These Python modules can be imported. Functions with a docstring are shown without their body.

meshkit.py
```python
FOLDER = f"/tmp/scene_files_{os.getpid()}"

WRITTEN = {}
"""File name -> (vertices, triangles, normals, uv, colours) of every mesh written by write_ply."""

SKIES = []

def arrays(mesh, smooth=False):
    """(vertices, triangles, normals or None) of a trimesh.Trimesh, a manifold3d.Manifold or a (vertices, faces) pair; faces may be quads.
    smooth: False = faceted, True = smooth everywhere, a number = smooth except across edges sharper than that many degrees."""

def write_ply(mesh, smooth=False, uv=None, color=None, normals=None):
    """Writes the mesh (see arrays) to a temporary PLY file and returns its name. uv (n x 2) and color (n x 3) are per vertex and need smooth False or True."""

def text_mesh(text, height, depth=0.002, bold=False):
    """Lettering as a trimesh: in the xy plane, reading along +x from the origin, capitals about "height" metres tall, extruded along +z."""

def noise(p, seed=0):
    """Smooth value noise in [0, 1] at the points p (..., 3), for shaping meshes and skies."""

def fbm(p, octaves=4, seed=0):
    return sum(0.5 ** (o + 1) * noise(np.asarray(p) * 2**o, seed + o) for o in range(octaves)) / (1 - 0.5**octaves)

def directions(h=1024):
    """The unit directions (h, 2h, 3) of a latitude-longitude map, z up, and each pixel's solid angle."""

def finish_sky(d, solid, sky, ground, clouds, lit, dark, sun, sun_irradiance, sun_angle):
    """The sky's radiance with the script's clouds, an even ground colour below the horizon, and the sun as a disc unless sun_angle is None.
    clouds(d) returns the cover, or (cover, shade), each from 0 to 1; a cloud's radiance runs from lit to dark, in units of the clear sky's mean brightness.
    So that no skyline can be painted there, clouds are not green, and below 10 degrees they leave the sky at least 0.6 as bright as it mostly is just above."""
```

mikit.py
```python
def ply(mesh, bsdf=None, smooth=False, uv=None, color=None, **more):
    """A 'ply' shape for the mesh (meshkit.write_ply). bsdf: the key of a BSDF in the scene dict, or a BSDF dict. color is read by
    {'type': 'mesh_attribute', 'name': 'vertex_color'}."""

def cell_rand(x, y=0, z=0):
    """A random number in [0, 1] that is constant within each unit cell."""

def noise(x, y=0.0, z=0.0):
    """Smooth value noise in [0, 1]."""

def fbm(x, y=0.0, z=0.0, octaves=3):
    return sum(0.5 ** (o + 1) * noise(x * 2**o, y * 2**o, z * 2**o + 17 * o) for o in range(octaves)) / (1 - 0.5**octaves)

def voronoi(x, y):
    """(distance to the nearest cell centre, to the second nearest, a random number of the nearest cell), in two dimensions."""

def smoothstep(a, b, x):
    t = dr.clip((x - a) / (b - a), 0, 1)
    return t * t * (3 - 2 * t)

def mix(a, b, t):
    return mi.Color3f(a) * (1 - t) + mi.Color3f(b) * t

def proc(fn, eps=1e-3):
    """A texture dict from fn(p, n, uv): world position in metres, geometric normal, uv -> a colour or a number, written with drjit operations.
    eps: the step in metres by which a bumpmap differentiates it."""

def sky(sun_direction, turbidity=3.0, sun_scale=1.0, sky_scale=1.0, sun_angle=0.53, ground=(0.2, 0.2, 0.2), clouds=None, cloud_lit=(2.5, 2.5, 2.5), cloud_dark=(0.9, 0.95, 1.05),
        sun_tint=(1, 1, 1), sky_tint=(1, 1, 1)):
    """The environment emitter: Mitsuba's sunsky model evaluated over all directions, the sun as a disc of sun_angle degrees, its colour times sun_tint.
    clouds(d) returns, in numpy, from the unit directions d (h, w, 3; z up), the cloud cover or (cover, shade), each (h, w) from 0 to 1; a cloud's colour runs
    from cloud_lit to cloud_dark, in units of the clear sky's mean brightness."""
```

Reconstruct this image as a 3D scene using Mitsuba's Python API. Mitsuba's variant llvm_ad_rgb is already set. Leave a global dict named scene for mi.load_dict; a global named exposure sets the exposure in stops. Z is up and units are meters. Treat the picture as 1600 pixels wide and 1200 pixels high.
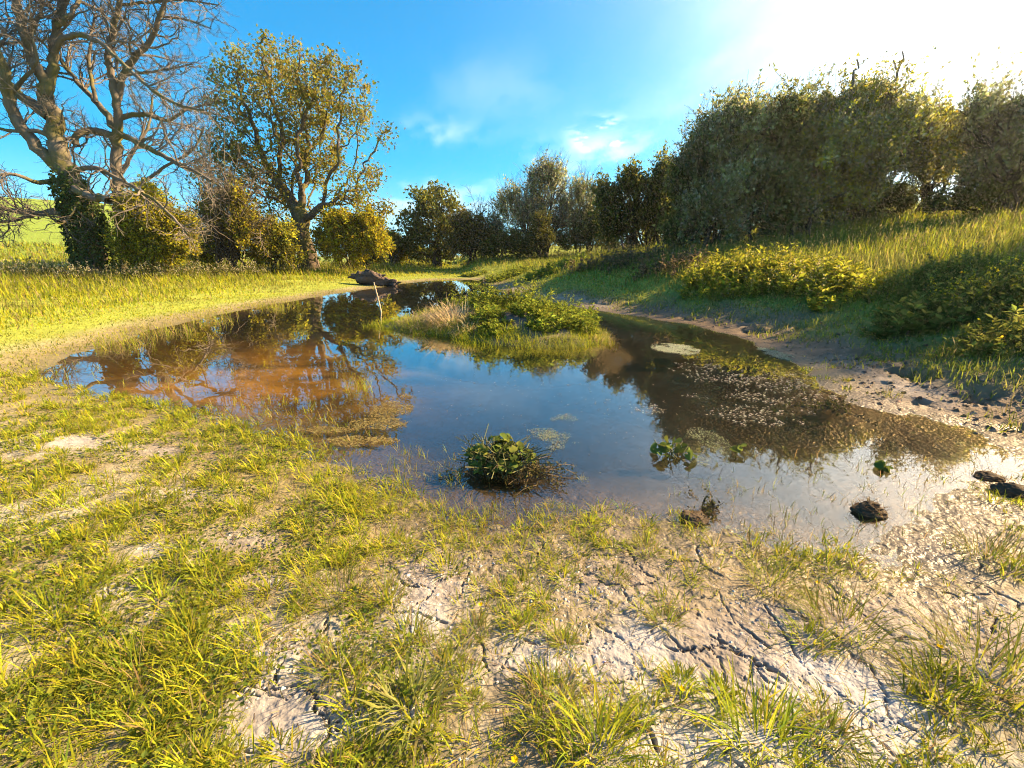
import math
import numpy as np
import trimesh
import drjit as dr
import mitsuba as mi
import shapely
import mikit
import meshkit
from scipy.spatial import Delaunay, cKDTree

# ------------------------------------------------------------------ camera, sky, exposure
exposure = 4.05
CAM = np.array([0.0, 0.0, 1.5])
PITCH = math.radians(16.6)
FOV = 100.0
FPX = 800 / math.tan(math.radians(FOV / 2))            # focal length in pixels of the 1600 wide photograph
FWD = np.array([0, math.cos(PITCH), -math.sin(PITCH)])
UPV = np.array([0, math.sin(PITCH), math.cos(PITCH)])
T = mi.ScalarTransform4f
SUN_AZ, SUN_EL = math.radians(72), math.radians(30)
SUN = np.array([math.sin(SUN_AZ) * math.cos(SUN_EL), math.cos(SUN_AZ) * math.cos(SUN_EL), math.sin(SUN_EL)])

scene, labels = {}, {}
scene['camera'] = {'type': 'perspective', 'fov': FOV, 'fov_axis': 'x', 'near_clip': 0.05, 'far_clip': 5000.0,
                   'to_world': T().look_at(origin=CAM.tolist(), target=(CAM + FWD).tolist(), up=[0, 0, 1])}


def sky_clouds(d):
    x, y, z = d[..., 0], d[..., 1], np.maximum(d[..., 2], 0.02)
    u, v = x / (z + 0.12), y / (z + 0.12)
    ss = lambda a, b, t: np.clip((t - a) / (b - a), 0, 1) ** 2 * (3 - 2 * np.clip((t - a) / (b - a), 0, 1))
    flat = lambda fu, fv, sh: np.stack([u * fu[0] + v * fu[1] + sh, v * fv[0] + u * fv[1], np.zeros_like(u)], -1)
    wisp = meshkit.fbm(flat((2.4, 0.6), (1.2, -0.7), 3.1), 6, 5)
    fine = meshkit.fbm(flat((7.0, 2.4), (3.2, -2.2), 1.7), 6, 9)
    az, el = np.degrees(np.arctan2(x, np.maximum(y, 1e-4))), np.degrees(np.arcsin(z))
    spot = lambda a, e, wa, we: np.exp(-(((az - a) / wa) ** 2 + ((el - e) / we) ** 2))
    # thin cirrus: a few wisps over the far end, more towards the sun
    place = 0.34 * spot(-9, 13.5, 4, 1.4) + 0.34 * spot(3, 11.5, 2.5, 1.3) + 0.3 * spot(10, 12.0, 3, 1.3) + 0.10 * spot(-2, 18, 8, 3) + 0.35 * ss(12, 40, az)
    streak = np.clip(place, 0, 1) * ss(0.34, 0.70, 0.5 * wisp + 0.5 * fine)
    puff = ss(0.50, 0.62, meshkit.fbm(flat((9, 0), (9, 0), 4.4), 5, 21)) * np.clip(1.3 * spot(10.5, 13.2, 2.4, 1.2), 0, 1)
    bank = ss(0.42, 0.60, wisp * 0.6 + fine * 0.4 + 0.10 * (ss(10, 2, el) - 0.5)) * (0.75 * spot(22, 8, 16, 5) + 0.5 * spot(-10, 6, 7, 3))
    low = 0.15 * ss(11, 0, el)
    ang = np.degrees(np.arccos(np.clip(d @ np.array([0.77, 0.48, 0.42]), -1, 1)))
    veil = 1.1 * np.exp(-(ang / 24.0) ** 2) * (0.7 + 0.6 * wisp) + 0.04 * np.exp(-(ang / 45.0) ** 2)      # thin bright cloud round the low sun
    return np.clip(1 - (1 - 0.75 * streak) * (1 - low) * (1 - np.clip(veil, 0, 1)) * (1 - 0.95 * puff) * (1 - 0.45 * np.clip(bank, 0, 0.9)), 0, 1)


scene['daylight'] = mikit.sky(SUN.tolist(), turbidity=3.0, sun_scale=1.0, sky_scale=0.45, sun_angle=1.2, clouds=sky_clouds, cloud_lit=(6.2, 5.8, 5.1),
                              cloud_dark=(1.2, 1.25, 1.35), sun_tint=(1.0, 0.89, 0.70), sky_tint=(0.14, 0.84, 1.15), ground=(0.14, 0.15, 0.06))


def ray(px, py):
    return (px - 800) * np.array([1.0, 0, 0]) + FPX * FWD + (600 - py) * UPV


def on_water(px, py):
    d = ray(px, py)
    return (CAM - d * CAM[2] / d[2])[:2]


def at_depth(px, py, y):
    d = ray(px, py)
    return CAM + d * (y / d[1])


# ------------------------------------------------------------------ materials
VC = {'type': 'mesh_attribute', 'name': 'vertex_color'}


def two(d):
    return {'type': 'twosided', 'bsdf': d}


scene['mat_leaf'] = {'type': 'principledthin', 'base_color': VC, 'roughness': 0.55, 'diff_trans': 1.0, 'spec_trans': 0.0, 'eta': 1.4}
scene['mat_grass'] = {'type': 'principledthin', 'base_color': VC, 'roughness': 0.5, 'diff_trans': 1.0, 'spec_trans': 0.0, 'eta': 1.4}
scene['mat_gloss'] = {'type': 'principledthin', 'base_color': VC, 'roughness': 0.3, 'diff_trans': 0.5, 'spec_trans': 0.0, 'eta': 1.5}
scene['mat_bark'] = two({'type': 'bumpmap', 'scale': 1.0, 'bsdf': {'type': 'principled', 'base_color': VC, 'roughness': 0.9, 'specular': 0.2},
                         'tex': mikit.proc(lambda p, n, uv: 0.02 * mikit.fbm(p.x * 9, p.y * 9, p.z * 2.5, 3), 0.01)})
scene['mat_twig'] = two({'type': 'principled', 'base_color': VC, 'roughness': 0.8, 'specular': 0.2})


def ground_rough(p, n, uv):
    wet = 1 - mikit.smoothstep(0.0, 0.05, p.z + 0.02 * (mikit.noise(p.x * 9, p.y * 9) - 0.5))
    return 0.92 - 0.5 * wet


scene['mat_ground'] = two({'type': 'bumpmap', 'scale': 1.0, 'bsdf': {'type': 'principled', 'base_color': VC, 'roughness': mikit.proc(ground_rough), 'specular': 0.3},
                           'tex': mikit.proc(lambda p, n, uv: 0.016 * mikit.fbm(p.x * 45, p.y * 45, p.z * 45, 4), 0.002)})
scene['mat_water'] = {'type': 'thindielectric', 'int_ior': 1.42, 'specular_transmittance': {'type': 'rgb', 'value': [0.80, 0.72, 0.58]}}


# ------------------------------------------------------------------ mesh helpers
def norm(v):
    return v / np.maximum(np.linalg.norm(v, axis=-1, keepdims=True), 1e-9)


class MB:
    def __init__(s):
        s.v, s.f, s.c, s.n = [], [], [], 0

    def add(s, v, f, c):
        v = np.asarray(v, float)
        s.v.append(v)
        s.f.append(np.asarray(f, int) + s.n)
        s.c.append(np.broadcast_to(np.asarray(c, float), v.shape))
        s.n += len(v)
        return s

    def put(s, key, bsdf, smooth=False):
        scene[key] = mikit.ply((np.vstack(s.v), np.vstack(s.f)), bsdf, smooth=smooth, color=np.clip(np.vstack(s.c), 0.002, 0.95))
        return key


def blades(base, az, lean, L, W, bend, col, nseg=3):
    """Tapering, arching blades; all arguments are arrays over the blades."""
    n = len(base)
    h = np.stack([np.cos(az), np.sin(az), 0 * az], -1)
    side = np.stack([-np.sin(az), np.cos(az), 0 * az], -1)
    p, cols = np.array(base, float), []
    V = np.empty((n, 2 * nseg + 1, 3))
    for i in range(nseg):
        w = (W * (1 - 0.75 * (i / nseg) ** 1.5) * (0.8 if i == 0 else 1) / 2)[:, None]
        V[:, 2 * i], V[:, 2 * i + 1] = p - side * w, p + side * w
        th = (lean + bend * (i + 0.5) / nseg)[:, None]
        p = p + (np.sin(th) * h + np.cos(th) * [0, 0, 1]) * (L / nseg)[:, None]
    V[:, 2 * nseg] = p
    F = []
    for i in range(nseg - 1):
        a = 2 * i
        F += [[a, a + 1, a + 3], [a, a + 3, a + 2]]
    F.append([2 * nseg - 2, 2 * nseg - 1, 2 * nseg])
    F = (np.array(F)[None] + (np.arange(n) * (2 * nseg + 1))[:, None, None]).reshape(-1, 3)
    return V.reshape(-1, 3), F, np.repeat(col, 2 * nseg + 1, 0)


def leaf_quads(pos, axis, nrm, L, W, col, fold=0.15):
    axis = norm(axis)
    side = norm(np.cross(axis, nrm))
    up = np.cross(side, axis)
    L, W = np.asarray(L)[:, None], np.asarray(W)[:, None]
    mid = pos + axis * L * 0.45
    V = np.stack([pos, mid + side * W / 2 + up * W * fold, pos + axis * L, mid - side * W / 2 + up * W * fold], 1)
    n = len(pos)
    F = (np.array([[0, 1, 2], [0, 2, 3]])[None] + (np.arange(n) * 4)[:, None, None]).reshape(-1, 3)
    return V.reshape(-1, 3), F, np.repeat(col, 4, 0)


def leaf_tris(pos, axis, nrm, L, W, col):
    axis = norm(axis)
    side = norm(np.cross(axis, nrm))
    L, W = np.asarray(L)[:, None] * 0.92, np.asarray(W)[:, None]
    V = np.stack([pos - side * W * 0.55, pos + side * W * 0.55 + axis * L * 0.12, pos + axis * L], 1)
    return V.reshape(-1, 3), np.arange(len(pos) * 3).reshape(-1, 3), np.repeat(col, 3, 0)


def tubes(P, R, sides=5):
    """P (b, n, 3) polylines, R (b, n) radii -> one mesh of open tubes."""
    P, R = np.asarray(P, float), np.asarray(R, float)
    b, n, _ = P.shape
    t = norm(np.gradient(P, axis=1))
    m = norm(P[:, -1] - P[:, 0])
    ref = np.where(np.abs(m[:, 2:]) < 0.8, [0, 0, 1.0], [1.0, 0.2, 0])[:, None]
    a = norm(np.cross(t, ref + 0 * t))
    c = np.cross(t, a)
    ang = np.arange(sides) * 2 * np.pi / sides
    V = P[:, :, None] + R[:, :, None, None] * (np.cos(ang)[:, None] * a[:, :, None] + np.sin(ang)[:, None] * c[:, :, None])
    i, j = np.meshgrid(np.arange(n - 1), np.arange(sides), indexing='ij')
    q = np.stack([i * sides + j, i * sides + (j + 1) % sides, (i + 1) * sides + (j + 1) % sides, (i + 1) * sides + j], -1).reshape(-1, 4)
    f = np.vstack([q[:, [0, 1, 2]], q[:, [0, 2, 3]]])
    F = (f[None] + (np.arange(b) * n * sides)[:, None, None]).reshape(-1, 3)
    return V.reshape(-1, 3), F


def bark_colour(v, base, var=0.35, seed=1, moss=None, freq=3.0):
    k = meshkit.fbm(v * [freq, freq, freq * 0.5], 4, seed)[:, None]
    c = np.asarray(base) * (1 + var * 2 * (k - 0.5))
    if moss is not None:
        w = np.clip((meshkit.fbm(v * 1.3, 3, seed + 7) - 0.48) * 6, 0, 1)[:, None]
        c = c * (1 - w) + np.asarray(moss) * w
    return c


def resample(pts, n):
    pts = np.asarray(pts, float)
    s = np.r_[0, np.cumsum(np.linalg.norm(np.diff(pts[:, :3], axis=0), axis=1))]
    t = np.linspace(0, s[-1], n)
    if len(pts) > 3:
        from scipy.interpolate import PchipInterpolator
        return np.stack([PchipInterpolator(s, pts[:, k])(t) for k in range(pts.shape[1])], -1)
    return np.stack([np.interp(t, s, pts[:, k]) for k in range(pts.shape[1])], -1)


def walk(rng, start, d, L, n, gnarl, up):
    """Random-walk polylines (b, n + 1, 3)."""
    p, d = np.array(start, float), norm(np.array(d, float))
    out = [p]
    for _ in range(n):
        d = norm(d + gnarl * rng.normal(size=d.shape) + np.array([0, 0, 1.0]) * np.reshape(up, (-1, 1)))
        p = p + d * (L / n)[:, None]
        out.append(p)
    return np.stack(out, 1)


def offshoots(rng, P, R, count, tmin, spread):
    """Start points, directions and radii of side branches drawn along the polylines P, longer ones bearing more."""
    ln = np.linalg.norm(np.diff(P, axis=1), axis=2).sum(1)
    k = rng.choice(len(P), count, p=ln / ln.sum())
    t = rng.uniform(tmin, 1.0, count) * (P.shape[1] - 1)
    i = np.minimum(t.astype(int), P.shape[1] - 2)
    f = (t - i)[:, None]
    s = P[k, i] * (1 - f) + P[k, i + 1] * f
    tan = norm(P[k, i + 1] - P[k, i])
    perp = norm(np.cross(tan, rng.normal(size=(count, 3))))
    a = rng.normal(spread, 0.2, count)[:, None]
    return s, tan * np.cos(a) + perp * np.sin(a), R[k, i] * (1 - f[:, 0]) + R[k, i + 1] * f[:, 0], ln[k]


# ------------------------------------------------------------------ the lie of the land
POND_PX = [(35, 592), (100, 556), (200, 528), (300, 500), (420, 476), (520, 459), (575, 452), (610, 445), (680, 438), (742, 437), (765, 446), (800, 461), (870, 475),
           (950, 488), (1010, 497), (1080, 506), (1130, 521), (1180, 541), (1232, 556), (1270, 582), (1300, 610), (1340, 634), (1420, 648), (1500, 668), (1600, 716),
           (1690, 752), (1640, 768), (1545, 757), (1500, 782), (1455, 822), (1400, 872), (1365, 886), (1290, 876), (1210, 846), (1120, 832), (1010, 812), (920, 800), (850, 812), (760, 820),
           (690, 800), (610, 775), (545, 745), (480, 716), (420, 688), (370, 668), (290, 642), (200, 628), (100, 612)]
POND = shapely.Polygon([on_water(*p) for p in POND_PX])
ISLAND = shapely.Polygon([(-3.2, 9.5), (-2.6, 9.0), (-1.3, 8.1), (-0.5, 7.35), (0.4, 7.05), (1.3, 7.1), (1.8, 7.7), (1.9, 8.8), (1.4, 9.9), (0.4, 10.7), (-1.2, 10.9), (-2.7, 10.3)])


def _edge_tree(poly):
    b = poly.exterior
    return cKDTree(np.array([b.interpolate(t).coords[0] for t in np.arange(0, b.length, 0.04)]))


_TP, _TI = _edge_tree(POND), _edge_tree(ISLAND)


def signed(tree, poly, x, y):
    d = tree.query(np.stack([x, y], -1))[0]
    return np.where(shapely.contains_xy(poly, x, y), -d, d)


def sst(a, b, t):
    t = np.clip((t - a) / (b - a), 0, 1)
    return t * t * (3 - 2 * t)


def n2(x, y, f, seed, octv=3):
    return meshkit.fbm(np.stack([x * f, y * f, 0 * x + 0.37], -1), octv, seed)


def right_side(x, y):
    xl = np.interp(y, [-4, 0, 1.5, 2.6, 4, 6, 12, 27, 50], [8, 5.5, 4.0, 3.5, 3.4, 3.6, 2.2, -2.5, -6])
    return sst(-0.4, 1.6, x - xl)


def land(x, y, full=False):
    """Height of the ground; with full also the distance to the shore (outside +) and to the island's rim."""
    x, y = np.asarray(x, float), np.asarray(y, float)
    sd, si = signed(_TP, POND, x, y), signed(_TI, ISLAND, x, y)
    r = np.hypot(x, y)
    wob = (n2(x, y, 0.9, 3) - 0.5) * 0.8 * np.clip(r / 12, 0.25, 1) + (n2(x, y, 3.5, 4) - 0.5) * 0.22
    s = sd + wob
    out = np.maximum(s, 0)
    left = 0.025 * np.minimum(out, 1.0) + 0.035 * np.minimum(out, 14)
    ws = np.maximum(out, 0)
    right = (0.06 * np.minimum(out, 1) + 0.60 * sst(0.5, 4.2, ws) + 0.10 * np.minimum(np.maximum(ws - 1, 0), 22) + 0.05 * np.minimum(out, 30)) * (1 - 0.36 * sst(16, 34, y - 0.5 * x))
    w = right_side(x, y)
    z = left * (1 - w) + right * w
    az = np.degrees(np.arctan2(x, np.maximum(y, 1e-3)))
    hill = sst(34, 135, r) * sst(-27, -42, np.where(y > -40, az, -90)) * (y > 0)
    z = z + 11.5 * hill
    inside = -0.03 * np.minimum(np.maximum(-s, 0), 1) - 0.15 * sst(0, 1.3, -s) - 0.28 * sst(0.8, 4.0, -s)
    z = np.where(s > 0, z, inside)
    isl = -0.06 - 0.5 * np.maximum(si + wob * 0.3, 0) + 0.34 * sst(0.1, 1.5, -si - wob * 0.3) + 0.12 * sst(-0.1, 0.5, -si - wob * 0.3)
    z = np.where(si < 2.5, np.maximum(z, isl), z)
    relief = (n2(x, y, 0.55, 11) - 0.5) * 0.16 * np.clip((r - 3) / 6, 0.15, 1.5) * sst(-0.2, 2.5, s)
    z = z + relief * (1 - 0.7 * hill)
    return (z, s, si) if full else z


def cast(px, py, far=160.0):
    d = ray(px, py)
    y = np.exp(np.linspace(math.log(0.7), math.log(far), 1500))
    p = CAM + d[None] * (y / d[1])[:, None]
    under = np.nonzero(p[:, 2] < land(p[:, 0], p[:, 1]))[0]
    if not len(under):
        raise ValueError(f'no ground at {px},{py}')
    return p[under[0]]


def ground_pt(px, py):
    p = cast(px, py)
    return np.array([p[0], p[1], float(land(p[:1], p[1:2])[0])])


# ------------------------------------------------------------------ cracks in the drying mud
CRACKS_PX = [[(384, 1041), (391, 1081), (409, 1083), (437, 1081), (466, 1073), (481, 1078), (494, 1083), (497, 1116), (519, 1134), (514, 1162), (500, 1181), (490, 1202)],
             [(494, 1003), (509, 1003), (516, 1012), (534, 1016), (550, 1006)], [(509, 1003), (513, 980), (508, 965)], [(376, 1180), (400, 1181)],
             [(1120, 985), (1125, 1007), (1150, 1020), (1180, 1037), (1200, 1050), (1230, 1070)], [(1040, 1010), (1060, 1020), (1095, 1015), (1120, 1006)],
             [(875, 1140), (869, 1180), (876, 1204)], [(990, 1140), (1020, 1160), (1035, 1198)], [(519, 1134), (540, 1128), (560, 1110)], [(391, 1081), (372, 1090), (350, 1084)],
             [(437, 1081), (430, 1062), (445, 1040)], [(1180, 1037), (1190, 1060), (1215, 1078)], [(620, 900), (640, 915), (668, 912)], [(820, 1035), (842, 1050), (838, 1075)]]
_rng = np.random.default_rng(5)


def crack_lines():
    out = []
    for line in CRACKS_PX:
        w = np.array([on_water(px, py) for px, py in line])
        w = w * (1 - 0.05 / 1.5)                       # the mud here stands about 5 cm over the pond
        q = resample(w, max(8, int(np.linalg.norm(np.diff(w, axis=0), axis=1).sum() / 0.012)))
        t = norm(np.gradient(q, axis=0))
        nrm = np.stack([-t[:, 1], t[:, 0]], -1)
        n = len(q)
        jit = _rng.normal(0, 0.0035, n) + np.convolve(_rng.normal(0, 0.010, n), np.ones(4) / 4, 'same')
        q = q + nrm * jit[:, None]
        width = (0.0015 + 0.0055 * meshkit.fbm(np.stack([np.arange(n) * 0.15, 0 * q[:, 0], 0 * q[:, 0]], -1), 2, len(out))) * np.minimum(1, np.minimum(np.arange(n) + 1, n - np.arange(n)) / 5)
        out.append((q, nrm, width))
    # a finer net of cracks over the bare patches
    from scipy.spatial import Voronoi
    seeds = np.stack([_rng.uniform(-2.4, 3.4, 620), _rng.uniform(0.7, 2.9, 620)], -1)
    vor = Voronoi(seeds)
    for a, b in vor.ridge_vertices:
        if a < 0 or b < 0 or _rng.uniform() < 0.42:
            continue
        p, q = vor.vertices[a], vor.vertices[b]
        L = np.linalg.norm(q - p)
        mid = (p + q) / 2
        if L < 0.04 or L > 0.5 or not (0.85 < np.hypot(*mid) < 3.2) or mid[1] < 0.5:
            continue
        c = float(cover(mid[:1], mid[1:])[0])
        if c > 0.42 or signed(_TP, POND, mid[:1], mid[1:])[0] < 0.25:
            continue
        n = max(5, int(L / 0.012))
        t = np.linspace(0, 1, n)[:, None]
        nrm = np.array([-(q - p)[1], (q - p)[0]]) / L
        wig = (np.convolve(_rng.normal(0, 0.022, n + 6), np.ones(7) / 7, 'valid') + _rng.normal(0, 0.002, n))[:, None] * np.sin(np.pi * t) ** 0.5
        width = _rng.uniform(0.0006, 0.0018) * (1.3 - c) * (0.45 + 1.1 * meshkit.noise(np.stack([np.arange(n) * 0.3, 0 * t[:, 0] + 9 * L, 0 * t[:, 0]], -1)))
        out.append((p + (q - p) * t + nrm * wig, np.repeat(nrm[None], n, 0), width))
    return out




def voro(x, y, seed):
    """Distance of the second nearest minus the nearest cell centre, in numpy."""
    cx, cy = np.floor(x), np.floor(y)
    d1, d2 = np.full(x.shape, 9.0), np.full(x.shape, 9.0)
    for a in (-1, 0, 1):
        for b in (-1, 0, 1):
            ix, iy = cx + a, cy + b
            h = np.sin(ix * 127.1 + iy * 311.7 + seed * 17.3) * 43758.5453
            g = np.sin(ix * 269.5 + iy * 183.3 + seed * 9.1) * 43758.5453
            d = np.hypot(ix + h - np.floor(h) - x, iy + g - np.floor(g) - y)
            d2 = np.where(d < d1, d1, np.minimum(d2, d))
            d1 = np.minimum(d1, d)
    return d2 - d1


# grassiness of the near ground: 1 = closed sward, 0 = bare mud
BARE_PX = [(450, 1110, 110, 70), (470, 1160, 110, 60), (430, 1010, 70, 60), (640, 905, 90, 45), (1075, 1010, 150, 45), (1180, 1060, 110, 40), (1240, 965, 110, 25), (1450, 960, 120, 45),
           (950, 905, 80, 30), (1330, 1060, 90, 40), (1120, 1170, 140, 45), (820, 1040, 60, 40), (660, 970, 50, 30), (940, 1030, 60, 30), (1500, 830, 110, 50), (1560, 1000, 80, 25),
           (390, 850, 60, 20), (230, 860, 50, 14), (620, 1130, 40, 30), (1400, 1130, 70, 40), (270, 700, 90, 14), (120, 690, 60, 12), (300, 770, 60, 10), (180, 930, 40, 14), (420, 910, 60, 25), (1300, 640, 120, 40), (1450, 620, 100, 20), (1250, 530, 100, 25)]


def cover(x, y, s=None):
    r = np.hypot(x, y)
    s = signed(_TP, POND, x, y) if s is None else s
    az = np.degrees(np.arctan2(x, np.maximum(y, 0.05)))
    c = 0.57 + 0.38 * sst(-8, -32, az) + 0.9 * (n2(x, y, 1.6, 31) - 0.5) + 0.8 * (n2(x, y, 5.0, 32) - 0.5) + 0.5 * sst(5.5, 9, r) * (x < 0)
    d = norm(np.stack([x, y, np.full_like(x, -1.45)], -1))
    fz = d @ FWD
    px, py = 800 + FPX * d[:, 0] / np.maximum(fz, 0.05), 600 - FPX * (d @ UPV) / np.maximum(fz, 0.05)
    for cx, cy, rx, ry in BARE_PX:
        c = c - 0.62 * np.exp(-((px - cx) / rx) ** 2 - ((py - cy) / ry) ** 2) * (fz > 0.1)
    w = right_side(x, y)
    c = c * (1 - w) + w * (sst(0.5, 1.8, s + (n2(x, y, 1.3, 34) - 0.5) * 1.8) * 1.2)
    return np.clip(c * sst(-0.3, 0.1, s), 0, 1)


CRACKS = crack_lines()
_cq = np.vstack([c[0] for c in CRACKS])
_cw = np.concatenate([c[2] for c in CRACKS])
_TC = cKDTree(_cq)


# ------------------------------------------------------------------ ground sheet and water sheet
def ring_points(r0, r1, ratio, cols, half, rng):
    rs = np.exp(np.arange(math.log(r0), math.log(r1), math.log(ratio)))
    az = np.linspace(-half, half, cols)
    R, A = np.meshgrid(rs, az, indexing='ij')
    R = R * np.exp(rng.uniform(-0.3, 0.3, R.shape) * math.log(ratio))
    A = A + rng.uniform(-0.3, 0.3, A.shape) * (2 * half / cols)
    return np.stack([R * np.sin(A), R * np.cos(A)], -1).reshape(-1, 2)


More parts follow.
